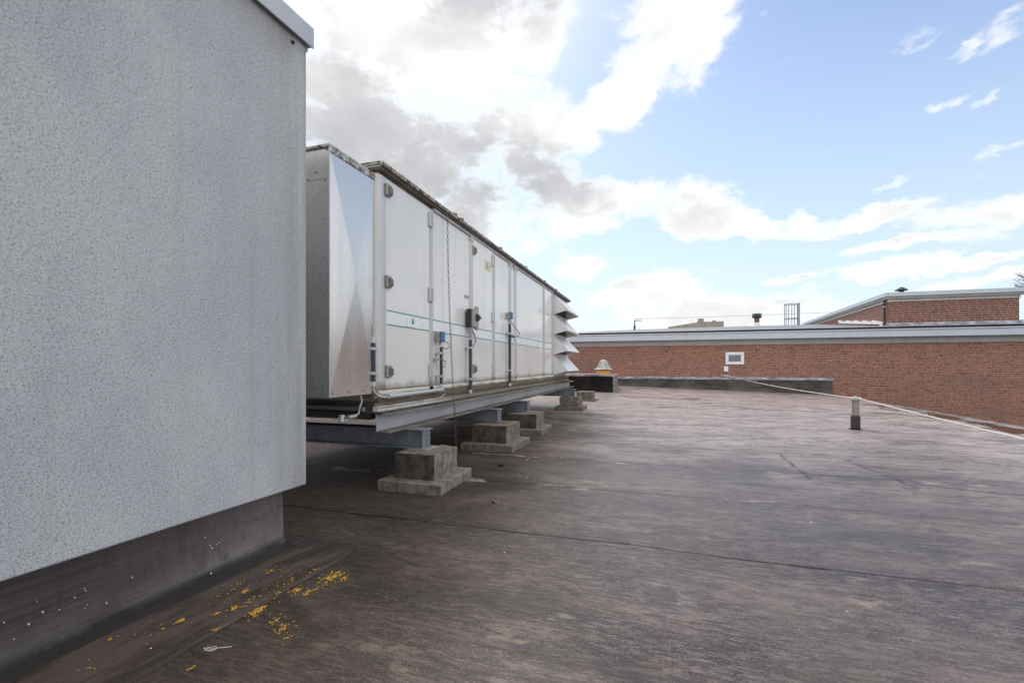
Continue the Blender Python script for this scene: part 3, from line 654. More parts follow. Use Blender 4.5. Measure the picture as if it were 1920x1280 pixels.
# ------------------------------------------------------------------ air handling unit
UX = -2.93                          # the plane of its long front
UB = -5.15
def air_unit():
    t = thing('air_handling_unit', 'long white air handling unit with panelled doors, standing on steel beams', 'air handling unit', (-2.93, 4.35, 1.086))
    MB().box(UB, 4.36, .95, UX-.035, 15.36, 3.50).build('casing', PANEL, t)
    def panel(name, y0, y1, z0=1.086, z1=3.455, proud=0.0):
        return MB().box(UX-.034, y0, z0, UX+proud, y1, z1).build(name, PANEL, t, bevel=.006)
    def stripe(parent, y0, y1, proud):
        b = MB(); x = UX+proud
        b.box(x, y0+.012, 1.823, x+.0015, y1-.012, 1.960)
        b.mi = 1
        b.box(x, y0+.012, 1.966, x+.002, y1-.012, 1.979); b.box(x, y0+.012, 1.806, x+.002, y1-.012, 1.818)
        b.build('stripe', [STRIPEW, GREEN], parent, local=False)
    def lock(parent, y, z):
        y -= .05
        b = MB(); b.box(UX+.012, y-.050, z-.070, UX+.048, y+.050, z+.070)
        b.build('lock', LOCKM, parent, bevel=.014, seg=3)
        MB().lathe([(.030, 0), (.030, .02), (.022, .026)], (0, 0, 0), 14)
        k = MB().prism([(y-.018, z-.05), (y+.048, z-.05), (y+.055, z-.04), (y+.055, z+.02), (y+.03, z+.04), (y-.018, z+.04)], UX+.0482, UX+.064, 'x')
        k.build('lock_handle', LOCKD, parent, bevel=.006)
    def hinge(parent, y, z):
        b = MB(); b.box(UX+.012, y-.075, z-.095, UX+.034, y+.03, z+.095)
        b.build('hinge', POST, parent, bevel=.006)
        MB().tube([(UX+.036, y+.018, z-.09), (UX+.036, y+.018, z+.09)], .013, 10).build('hinge_pin', POST, parent, smooth=True)
    # doors and fixed panels
    d1 = panel('access_door', 4.45, 5.465, proud=.012)
    d1['label'] = 'access door with three locks and a small green flame emblem'
    p2 = panel('wall_panel', 5.58, 6.835)
    d3 = panel('access_door', 6.975, 7.885, proud=.012)
    d3['label'] = 'access door with two locks and a faded warning label'
    p4 = panel('wall_panel', 8.055, 8.875); p5 = panel('wall_panel', 9.06, 9.225); p6 = panel('wall_panel', 9.435, 11.815)
    p7 = panel('wall_panel', 12.01, 12.855); p8 = panel('wall_panel', 12.995, 15.34)
    for o, a, b, pr in ((d1, 4.45, 5.465, .012), (p2, 5.58, 6.835, 0), (d3, 6.975, 7.885, .012), (p4, 8.055, 8.875, 0), (p5, 9.06, 9.225, 0), (p6, 9.435, 11.815, 0), (p7, 12.01, 12.855, 0)):
        stripe(o, a, b, pr)
    for y, z in ((4.515, 3.325), (4.52, 2.295), (4.525, 1.285)): lock(d1, y, z)
    for z in (3.30, 2.297, 1.285): hinge(d1, 5.50, z)
    for y, z in ((7.03, 3.255), (7.04, 1.295)): lock(d3, y, z)
    for z in (3.28, 2.24, 1.30): hinge(d3, 7.93, z)
    # flame emblem on the stripe of the first door
    x = UX+.0145
    b = MB().prism([(5.03, 1.862), (5.052, 1.866), (5.062, 1.885), (5.055, 1.905), (5.04, 1.925), (5.031, 1.948), (5.020, 1.925), (5.008, 1.902), (5.004, 1.882), (5.012, 1.866)], x, x+.0015, 'x')
    b.build('flame_emblem', GREEN, d1)
    b = MB()
    b.box(UX+.0137, 4.875, 1.825, UX+.0147, 4.878, 1.959); b.box(UX+.0137, 5.085, 1.825, UX+.0147, 5.088, 1.959); b.box(UX+.0137, 4.8785, 1.825, UX+.0147, 5.0845, 1.828)
    b.build('emblem_frame', GREYPL, d1)
    b = MB(); b.box(UX+.012, 7.52, 3.045, UX+.0145, 7.84, 3.225)
    b.build('warning_label', YELPAPER, d3)
    b = MB(); xx = UX+.0146
    for p0, p1 in (((7.545, 3.085), (7.61, 3.195)), ((7.61, 3.195), (7.675, 3.085)), ((7.675, 3.085), (7.545, 3.085))):
        u = Vector((p1[0]-p0[0], p1[1]-p0[1])).normalized(); nn = Vector((-u.y, u.x))*.006
        b.prism([(p0[0]+nn.x, p0[1]+nn.y), (p1[0]+nn.x, p1[1]+nn.y), (p1[0]-nn.x, p1[1]-nn.y), (p0[0]-nn.x, p0[1]-nn.y)], xx, xx+.001, 'x')
    b.box(xx, 7.604, 3.115, xx+.001, 7.616, 3.155); b.box(xx, 7.604, 3.097, xx+.001, 7.616, 3.107)
    b.mi = 1
    for z in (3.19, 3.165, 3.14, 3.115, 3.09): b.box(xx, 7.70, z, xx+.001, 7.815, z+.010)
    b.build('label_print', [LABINK, LABOCH], d3)
    b = MB().box(UX+.0005, 6.64, 2.425, UX+.004, 6.82, 2.475); b.build('name_plate', GREYPL, p2)
    MB().box(UX, 5.89, 1.10, UX+.0012, 5.897, 3.44).build('panel_joint', POST, p2)
    # posts
    def post(y0, y1, round_=True, z0=.985, z1=3.46, nm='post'):
        b = MB(); c = (y0+y1)/2; h = (y1-y0)/2
        if round_:
            pr = [(y0, UX-.033)] + [(c-h*math.cos(a), UX-.005+.032*math.sin(a)) for a in np.linspace(0, math.pi, 9)] + [(y1, UX-.033)]
            b.prism([(q[1], q[0]) for q in pr], z0, z1, 'z')
        else: b.box(UX-.033, y0, z0, UX+.012, y1, z1)
        return b.build(nm, POST, t, smooth=round_, bevel=0 if round_ else .004)
    cpr = [(UX-.16, 4.30)] + [(UX-.06+.07*math.sin(a), 4.375-.085*math.cos(a)) for a in np.linspace(0, math.pi/2, 8)] + [(UX+.01, 4.445), (UX-.16, 4.445)]
    MB().prism(cpr, .985, 3.46, 'z').build('corner_post', POST, t, smooth=True)
    post(5.47, 5.575, False); post(6.84, 6.97); post(7.89, 8.05, False); post(8.88, 9.055); post(9.23, 9.43); post(11.82, 12.005, False); post(12.86, 12.99, False)
    for y0, y1 in ((6.84, 6.97), (8.88, 9.055), (9.23, 9.43)):
        MB().box(UX-.02, y0-.004, 3.385, UX+.031, y1+.004, 3.455).build('post_cap', CREAM, t, bevel=.008)
    MB().tube([(UX+.012, 5.58, 3.475), (UX+.012, 12.99, 3.475)], .024, 10).build('header_rail', POST, t, smooth=True)
    # roof sheet, with a stained lip all along the front
    b = MB(); b.box(UB-.06, 4.30, 3.50, UX+.05, 15.42, 3.535)
    b.box(UX+.051, 4.28, 3.520, UX+.071, 15.44, 3.534); b.mi = 1; b.box(UX+.072, 4.27, 3.528, UX+.084, 15.45, 3.570); b.box(UB-.06, 4.27, 3.537, UX+.049, 4.299, 3.578)
    b.build('roof_sheet', [BROWNM, MOSS], t, bevel=.004)
    b = MB(); n = 150
    for k in range(n):                 # crumbs of moss on the lip
        y = random.uniform(4.3, 15.4) if k > 60 else random.uniform(4.3, 7.5)
        r = random.uniform(.003, .008)
        b.lathe([(r, 0), (r*.9, r*.5), (r*.4, r*.9)], (UX+.078+random.uniform(-.004, .004), y, 3.576), 6)
    tag(b.build('moss', MOSS, t), kind='stuff')
    for y in (6.21, 6.45, 8.27, 10.02, 11.86, 13.28):
        b = MB(); b.box(UX-.02, y-.035, 3.536, UX+.048, y+.035, 3.625); b.tube([(UX+.0, y, 3.60), (UX+.075, y, 3.60)], .022, 8)
        b.build('roof_clip', MOSS, t, bevel=.008)
    # base: ledge, rail, perforated channel
    b = MB(); b.prism([(UX-.03, .94), (UX+.026, .94), (UX+.026, 1.045), (UX+.016, 1.075), (UX-.03, 1.083)], 5.58, 15.36, 'y')
    b.prism([(UX-.03, .94), (UX+.012, .94), (UX+.012, 1.070), (UX-.03, 1.083)], 4.32, 5.575, 'y')
    b.build('sill', RAIL, t, bevel=.006)
    MB().box(UX-.03, 4.28, .908, UX-.012, 15.38, .938).build('base_rail', POST, t, bevel=.004)
    MB().box(UX-.03, 4.26, .845, UX+.030, 15.36, .903).build('perforated_channel', PERF, t)
    b = MB(); b.box(UX-.10, 4.22, .828, UX+.10, 15.46, .843)
    n = 90
    for k in range(n):
        y = 4.25+k*11.2/n+random.uniform(-.03, .03)
        b.lathe([(random.uniform(.006, .016), 0), (.005, .007)], (UX+.06+random.uniform(-.05, .04), y, .842), 6)
    b.build('bearing_strip', BIT, t)
    MB().box(UB, 4.30, .845, UX-.032, 15.36, .949).build('base_frame', BIT, t)
    MB().box(UB, 4.33, .748, UX-.11, 4.42, .827).build('end_channel', BIT, t)
    for yy in (5.6, 7.4, 9.2, 11, 12.8, 14.6): MB().box(UB, yy, .76, UX-.11, yy+.08, .827).build('floor_joist', BIT, t)
    # conduits
    def conduit(y, z0, z1, x=UX+.075, r=.024, top=None):
        c = MB().tube([(x, y, z0), (x, y, z1)], r, 12).build('conduit', DKPIPE, t, smooth=True)
        for z in (z0+(z1-z0)*.22, z0+(z1-z0)*.84):
            b = MB(); b.box(x-.072, y-.05, z-.016, x+.03, y+.031, z+.016); b.build('bracket', BRACK, c, bevel=.004)
        MB().tube([(x, y, z0-.05), (x, y, z0+.004)], r*1.15, 12).build('end_sleeve', BRACK, c, smooth=True)
        return c
    c = conduit(4.265, 1.17, 1.60, x=UX-.03)
    MB().tube([(UX-.03, 4.265, 1.595), (UX-.03, 4.265, 1.66)], .030, 12).build('end_sleeve', BRACK, c, smooth=True)
    MB().tube([(UX-.03, 4.265, 1.65), (UX-.03, 4.262, 1.75), (UX-.04, 4.24, 1.83), (UX-.05, 4.215, 1.87), (UX-.07, 4.20, 1.88)], .010, 8).build('cable', CREAM, c, smooth=True)
    MB().tube([(UX-.03, 4.265, 1.13), (UX-.028, 4.275, 1.07), (UX, 4.31, 1.02), (UX+.04, 4.36, 1.0), (UX+.05, 4.42, 1.0)], .011, 8).build('cable', CREAM, c, smooth=True)
    c = conduit(5.69, 1.09, 1.60, r=.021)
    MB().tube([(UX+.06, 5.66, 1.66), (UX+.09, 5.76, 1.69), (UX+.11, 5.86, 1.66), (UX+.11, 5.87, 1.61), (UX+.10, 5.80, 1.58), (UX+.08, 5.72, 1.60), (UX+.075, 5.69, 1.62)], .007, 8).build('cable', CABLE, c, smooth=True)
    MB().tube([(UX+.03, 5.60, 1.43), (UX+.08, 5.66, 1.44), (UX+.11, 5.74, 1.41), (UX+.11, 5.74, 1.34), (UX+.08, 5.69, 1.32)], .008, 8).build('cable', CABLE, c, smooth=True)
    MB().box(UX+.002, 5.585, 1.40, UX+.04, 5.625, 1.45).build('cable_gland', GREYPL, c, bevel=.006)
    c = conduit(6.715, .96, 1.76, r=.025)
    MB().tube([(UX+.08, 6.76, 1.92), (UX+.10, 6.84, 1.84), (UX+.10, 6.88, 1.74), (UX+.085, 6.81, 1.66), (UX+.075, 6.73, 1.64)], .010, 8).build('cable', CABLE, c, smooth=True)
    c = conduit(8.745, .99, 2.19, r=.027)
    MB().tube([(UX+.07, 8.78, 2.27), (UX+.09, 8.93, 2.18), (UX+.12, 9.13, 2.08), (UX+.13, 9.25, 2.02), (UX+.12, 9.23, 1.98), (UX+.09, 9.08, 1.955), (UX+.08, 8.88, 1.955)], .009, 8).build('cable', CABLE, c, smooth=True)
    MB().tube([(UX+.07, 8.80, 1.95), (UX+.07, 9.06, 1.95)], .022, 10).build('cable_gland', BLKPIPE, c, smooth=True)
    MB().tube([(UX+.075, 4.40, 1.005), (UX+.075, 5.73, 1.015)], .026, 14).build('bottom_tube', BRACK, t, smooth=True)
    MB().tube([(UX+.075, 5.72, 1.015), (UX+.085, 5.78, .99), (UX+.08, 5.80, .95), (UX+.05, 5.72, .91), (UX+.03, 5.60, .89)], .007, 8).build('loose_cable', CREAM, t, smooth=True)
    # junction boxes with blue lids
    for y, z in ((5.665, 1.742), (8.755, 2.355)):
        j = MB().box(UX+.020, y-.052, z-.072, UX+.085, y+.052, z+.072).build('junction_box', GREYPL, t, bevel=.008)
        MB().prism([(y-.046, z-.068), (y+.054, z-.068), (y+.054, z+.050), (y+.036, z+.074), (y-.046, z+.074)], UX+.0855, UX+.125, 'x').build('lid', BLUEPL, j, bevel=.008)
        MB().tube([(UX+.06, y+.02, z-.115), (UX+.06, y+.02, z-.070)], .015, 10).build('cable_gland', GREYPL, j, smooth=True)
    # rotary isolator
    iso = MB().box(UX+.030, 6.655, 1.965, UX+.115, 6.855, 2.25).build('isolator_switch', BLKPIPE, t, bevel=.010)
    MB().box(UX+.116, 6.655, 1.958, UX+.165, 6.855, 2.25).build('cover', GREYPL, iso, bevel=.012, seg=3)
    for z in (2.268, 1.95): MB().box(UX+.12, 6.77, z-.03, UX+.16, 6.87, z+.03).build('lug', GREYPL, iso, bevel=.008)
    MB().prism([(6.72, 2.06), (6.81, 2.06), (6.83, 2.09), (6.83, 2.14), (6.81, 2.17), (6.72, 2.17)], UX+.166, UX+.20, 'x').build('knob', BLKPIPE, iso, bevel=.01)
    MB().box(UX+.20, 6.735, 2.095, UX+.225, 6.825, 2.135).build('knob_grip', BLKPIPE, iso, bevel=.008)
    MB().tube([(UX+.075, 6.715, 1.79), (UX+.075, 6.715, 1.964)], [.022, .034], 12).build('cable_gland', GREYPL, iso, smooth=True)
    # rain hoods at the far end
    for k in range(4):
        zb = 2.842-.588*k; zt = zb+.60 if k else 3.452
        L = [(UX+.004, zt), (UX+.004, zb), (UX+.46, zb+.11)]
        y0, y1 = 13.02, 14.95
        b = MB()
        b.add([(L[0][0], y0, L[0][1]), (L[2][0], y0, L[2][1]), (L[2][0], y1, L[2][1]), (L[0][0], y1, L[0][1])], [(0, 1, 2, 3)])
        b.add([(L[0][0], y0, L[0][1]), (L[1][0], y0, L[1][1]), (L[2][0], y0, L[2][1])], [(0, 1, 2)])
        b.add([(L[0][0], y1, L[0][1]), (L[1][0], y1, L[1][1]), (L[2][0], y1, L[2][1])], [(0, 1, 2)])
        b.add([(L[2][0], y0, L[2][1]), (L[2][0]-.06, y0, L[2][1]-.015), (L[2][0]-.06, y1, L[2][1]-.015), (L[2][0], y1, L[2][1])], [(0, 1, 2, 3)])
        h = b.build('rain_hood', HOODM, t, solid=.003)
        MB().box(UX+.001, y0+.02, zb+.03, UX+.012, y1-.02, zb+.34).build('bird_mesh', HOODIN, h)
        MB().box(UX+.004, y0+.01, zb+.004, UX+.05, y1-.01, zb+.02).build('bottom_edge', HOODM, h)
    # aluminium duct section at the near end
    PX, y0, y1, z0, z1 = -2.97, 3.58, 4.32, 1.043, 3.43
    b = MB().box(UB+.1, y0+.02, z0+.02, PX-.02, y1+.03, z1-.02)
    du = b.build('duct_section', METAL, t)
    du['label'] = 'bare aluminium duct section with cross-broken panels'
    def cross(a, b_, c, d, out):
        m = (Vector(a)+Vector(b_)+Vector(c)+Vector(d))/4 + Vector(out)
        return MB().add([a, b_, c, d, m], [(0, 1, 4), (1, 2, 4), (2, 3, 4), (3, 0, 4)])
    cross((PX, y0, z0), (PX, y1, z0), (PX, y1, z1), (PX, y0, z1), (.030, 0, 0)).build('side_panel', METAL, du)
    cross((UB+.1, y0, z0), (PX, y0, z0), (PX, y0, 3.13), (UB+.1, y0, 3.13), (0, -.06, 0)).build('end_panel', METAL, du)
    MB().prism([(y0-.004, 3.128), (y0+.012, z1), (y0+.03, z1), (y0+.02, 3.128)], UB+.1, PX-.001, 'x').build('end_panel', METAL, du)
    b = MB(); b.box(UB+.09, y0-.010, z1, PX+.012, y1+.02, z1+.024); b.box(PX+.001, y0-.004, z1-.05, PX+.010, y1, z1-.001)
    b.build('flange', RAILT, du, bevel=.003)
    b = MB(); b.tube([(PX+.003, y0-.001, z0), (PX+.003, y0-.001, z1)], .006, 8); b.build('corner_edge', BRACK, du)
    def rivet(x, y, z, ax):
        r = MB().lathe([(.011, 0), (.011, .005), (.006, .010)], (0, 0, 0), 8).build('rivet', LOCKM, du, local=True)
        r.location = Vector((x, y, z)) - world_loc(t); r.rotation_euler = (0, rad(90), 0) if ax == 'x' else (rad(90), 0, 0)
    for z in (3.42, 3.11, 2.75, 2.38, 2.02, 1.68, 1.32, 1.12): rivet(PX-.05, y0-.002, z, 'y')
    for x, z in ((-3.12, 3.2), (-3.22, 3.14), (-3.10, 1.09), (-3.40, 1.09), (-3.7, 1.09)): rivet(x, y0-.003, z, 'y')
    for y in (3.63, 3.87, 4.1, 4.29): rivet(PX+.004, y, 1.085, 'x')
    for y in (3.65, 3.88, 4.1): rivet(PX+.010, y, 3.405, 'x')
    MB().box(-3.02, 4.285, 1.05, -2.985, 4.335, 3.45).build('corner_gasket', LOCKD, t)
    # drain under the duct
    b = MB().tube([(-3.03, 4.13, 1.05), (-3.02, 4.15, .97), (-3.03, 4.12, .90), (-3.03, 4.11, .84), (-3.05, 4.06, .815)], .010, 8)
    v = b.build('drain_hose', CREAM, t, smooth=True)
    MB().tube([(-3.05, 4.08, .815), (-3.05, 3.96, .815)], .022, 10).build('drain_cock', BRACK, v, smooth=True)
    MB().tube([(-3.15, 4.0, .83), (-3.15, 3.98, .76)], .035, 10).build('drain_cap', BRACK, v, smooth=True)
    MB().tube([(UX-.10, 4.20, .875), (UB, 4.24, .90)], .028, 12).build('drain_pipe', GALV, t, smooth=True)
    return t
AHU = air_unit()

# ------------------------------------------------------------------ steel under the unit
def channel(name, label, x, y0, y1, z0, z1, w, s):
    b = MB(); tk = .012
    b.box(x-s*tk, y0, z0, x, y1, z1)
    b.mi = 1; b.box(x, y0, z0, x+s*w, y1, z0+.016); b.box(x, y0, z1-.016, x+s*w, y1, z1)
    o = b.build(name, [GALVL, GALVD], None, bevel=.003)
    return tag(o, label, 'steel channel')
channel('steel_channel', 'long pale galvanised steel channel beam under the front of the white unit', -2.90, 4.245, 15.48, .624, .826, .165, 1)
channel('steel_channel', 'long steel channel beam hidden in shade under the back of the unit', -5.0, 4.245, 15.48, .624, .826, .165, -1)
def cross_beam(yc, xe, label):
    b = MB(); x0 = -5.75; z0, z1 = .402, .621; w = .10
    b.box(x0, yc-.006, z0+.013, xe, yc+.006, z1-.013)
    b.box(x0, yc-w, z0, xe, yc+w, z0+.0125); b.box(x0, yc-w, z1-.0125, xe+.03, yc+w, z1)
    b.box(xe-.012, yc-w+.01, z0+.013, xe, yc+w-.01, z1-.013)
    o = b.build('cross_beam', GALV, None, bevel=.002)
    return tag(o, label, 'steel beam', 'galvanised cross beams resting on the concrete blocks')
cross_beam(4.70, -2.545, 'galvanised cross beam resting on the nearest and largest looking concrete block')
cross_beam(7.24, -2.545, 'galvanised cross beam on the second nearest concrete block')
cross_beam(9.06, -2.545, 'galvanised cross beam on the third concrete block')
cross_beam(13.99, -2.45, 'short looking cross beam on the pale block at the far end of the unit')
def block(x0, x1, y0, y1, label, mat, rz=0.0, ix=.12, iy=.14):
    cx_, cy_ = (x0+x1)/2, (y0+y1)/2
    t = thing('concrete_block', label, 'concrete block', (cx_, cy_, 0), rz, 'concrete support blocks beside the unit')
    hx, hy = (x1-x0)/2, (y1-y0)/2
    b = MB(); g = 4
    b.prism([(-hx-.01, -hy-.012), (hx+.012, -hy-.01), (hx+.008, hy+.01), (-hx-.008, hy+.012)], -.01, .112, 'z')
    b.build('plinth', CONC_L, t, bevel=.012, seg=2, local=True)
    # cast block: sides subdivided and roughened
    ux, uy = hx-ix, hy-iy
    vs, fs = [], []; n = 10; nz = 6
    ring = [(-ux+2*ux*k/n, -uy) for k in range(n)] + [(ux, -uy+2*uy*k/n) for k in range(n)] + [(ux-2*ux*k/n, uy) for k in range(n)] + [(-ux, uy-2*uy*k/n) for k in range(n)]
    rnd = random.Random(label)
    for j in range(nz+1):
        z = .108+(.392-.108)*j/nz
        for (x, y) in ring:
            e = .012 if j == nz else .005
            vs.append((x+rnd.uniform(-e, e), y+rnd.uniform(-e, e), z+(rnd.uniform(-.008, .002) if j == nz else 0)))
    m = len(ring)
    for j in range(nz):
        for k in range(m): fs.append((j*m+k, j*m+(k+1) % m, (j+1)*m+(k+1) % m, (j+1)*m+k))
    vs.append((0, 0, .394)); c = len(vs)-1
    for k in range(m): fs.append((nz*m+k, nz*m+(k+1) % m, c))
    MB().add(vs, fs).build('pedestal', mat, t, smooth=True, local=True)
    return t
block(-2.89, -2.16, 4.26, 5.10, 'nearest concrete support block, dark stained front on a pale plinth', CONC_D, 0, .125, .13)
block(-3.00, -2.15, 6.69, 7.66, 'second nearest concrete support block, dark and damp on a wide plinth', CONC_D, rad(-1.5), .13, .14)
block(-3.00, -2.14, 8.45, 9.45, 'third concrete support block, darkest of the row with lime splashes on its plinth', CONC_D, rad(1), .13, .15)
block(-2.98, -2.14, 13.45, 14.42, 'pale concrete support block under the far end of the beam', CONC_L, 0, .13, .14)
block(-2.98, -2.14, 16.47, 17.38, 'small distant concrete block standing alone without a beam', CONC_L, 0, .13, .14)
def shim(x0, x1, y0, y1, m, label):
    b = MB().box(x0, y0, .3935, x1, y1, .4015); tag(b.build('packing_plate', m, None, bevel=.002), label, 'packing plate')
shim(-2.72, -2.47, 4.55, 4.86, SHIM, 'flat grey packing plate between the nearest block and its beam')
shim(-2.70, -2.40, 7.08, 7.42, RUSTP, 'rusty packing plate on the second nearest concrete block')
shim(-2.70, -2.42, 8.92, 9.22, SHIM, 'grey packing plate on the third concrete block')
shim(-2.66, -2.40, 13.85, 14.13, SHIM, 'small packing plate on the pale far block')

# chain hanging from the roof lip of the unit to the deck
def chain():
    ctrl = [Vector(p) for p in ((-2.84, 5.85, 3.50), (-2.835, 5.86, 2.9), (-2.80, 5.85, 2.0), (-2.73, 5.80, 1.06), (-2.655, 5.72, .51), (-2.62, 5.70, .012))]
    P = []
    for i in range(len(ctrl)-1):
        for k in range(40): P.append(ctrl[i].lerp(ctrl[i+1], k/40))
    P.append(ctrl[-1]); b = MB(); acc = 0; last = P[0]; pitch = .050; flip = 0
    pts = [P[0]]
    for q in P[1:]:
        while (q-last).length >= pitch:
            last = last+(q-last).normalized()*pitch; pts.append(last.copy())
    for a, c in zip(pts[:-1], pts[1:]):
        t = (c-a).normalized(); u = t.cross(Vector((0, 1, 0) if flip else (1, 0, 0))).normalized(); flip = 1-flip
        m = (a+c)/2; loop = []
        for k in range(11):
            an = 2*math.pi*k/10; loop.append(m+t*(.031*math.cos(an))+u*(.013*math.sin(an)))
        b.tube(loop, .0034, 5, cap=False)
    tag(b.build('chain', CHAINM, None), 'thin rusty chain hanging from the roof lip down the white unit', 'chain')
chain()

# ------------------------------------------------------------------ kerb with ventilator
def roof_kerb():
    z = float(deck_z(-2.4, 20.5)); x0, x1, y0, y1, zt = -4.4, -1.83, 19.95, 22.1, .965
    t = thing('felt_kerb', 'low black felt covered kerb box with a paler lid, behind the hoods of the unit', 'roof kerb', (-3.1, 21, z-.02))
    b = MB().prism([(x0, y0), (x1-.02, y0), (x1-.02, y1), (x0, y1)], z-.15, zt-.06, 'z'); b.build('side', BITD, t)
    # flank in a paler felt, its light painted in; flared foot
    pr = [(x1-.02, zt-.06), (x1+.005, zt-.06), (x1+.02, z+.20), (x1+.05, z+.08), (x1+.16, z+.0), (x1+.16, z-.1), (x1-.02, z-.1)]
    b = MB().prism(pr, y0-.02, y1, 'y'); b.build('flank', BITL, t, bevel=.01)
    pr = [(y0-.02, z+.16), (y0-.03, z+.07), (y0-.12, z+.0), (y0-.12, z-.1), (y0-.001, z-.1), (y0-.001, z+.16)]
    MB().prism(pr, x0, x1-.021, 'x').build('foot', BITD, t)
    vs, fs = [], []; n = 24
    for k in range(n+1):
        u = k/n; x = x0-.05+(x1+.05-x0+.05)*u; dr = .012*math.sin(11*u)+.006*math.sin(29*u) - (.05*max(0, (u-.93)/.07)**2)
        for yy, zz in ((y0-.05, zt-.085+dr*.6), (y0-.052, zt-.02+dr), (y0-.03, zt+.0+dr), (y1+.05, zt+.005+dr*.5), (y1+.05, zt-.08)): vs.append((x, yy, zz))
    for k in range(n):
        for j in range(4): fs.append((k*5+j, k*5+j+1, (k+1)*5+j+1, (k+1)*5+j))
    fs += [tuple(range(5)), tuple(range(n*5+4, n*5-1, -1))]
    MB().add(vs, fs).build('lid', BITL, t, smooth=True)
    c = (-2.36, 20.9, zt)
    v = thing('roof_ventilator', 'amber domed ventilator with a weathered grey cone cap on the black kerb box', 'ventilator', c)
    MB().lathe([(.33, -.02), (.335, .05), (.31, .14), (.26, .22), (.19, .27)], c, 28).build('dome', YELLOW, v, smooth=True)
    b = MB().lathe([(.40, .20), (.415, .215), (.38, .24), (.30, .27), (.235, .40), (.175, .545), (.16, .56)], c, 28); b.build('cone', CAPGR, v, smooth=True)
    MB().lathe([(.165, .562), (.15, .60), (.10, .63), (.02, .64)], c, 24).build('cap', CAPGR, v, smooth=True)
    for a in range(5):
        an = a*2*math.pi/5+.3
        p = Vector((math.cos(an), math.sin(an), 0))
        MB().tube([Vector(c)+p*.39+Vector((0, 0, .215)), Vector(c)+p*.255+Vector((0, 0, .40)), Vector(c)+p*.185+Vector((0, 0, .555))], .014, 6).build('rib', GALV, v)
roof_kerb()

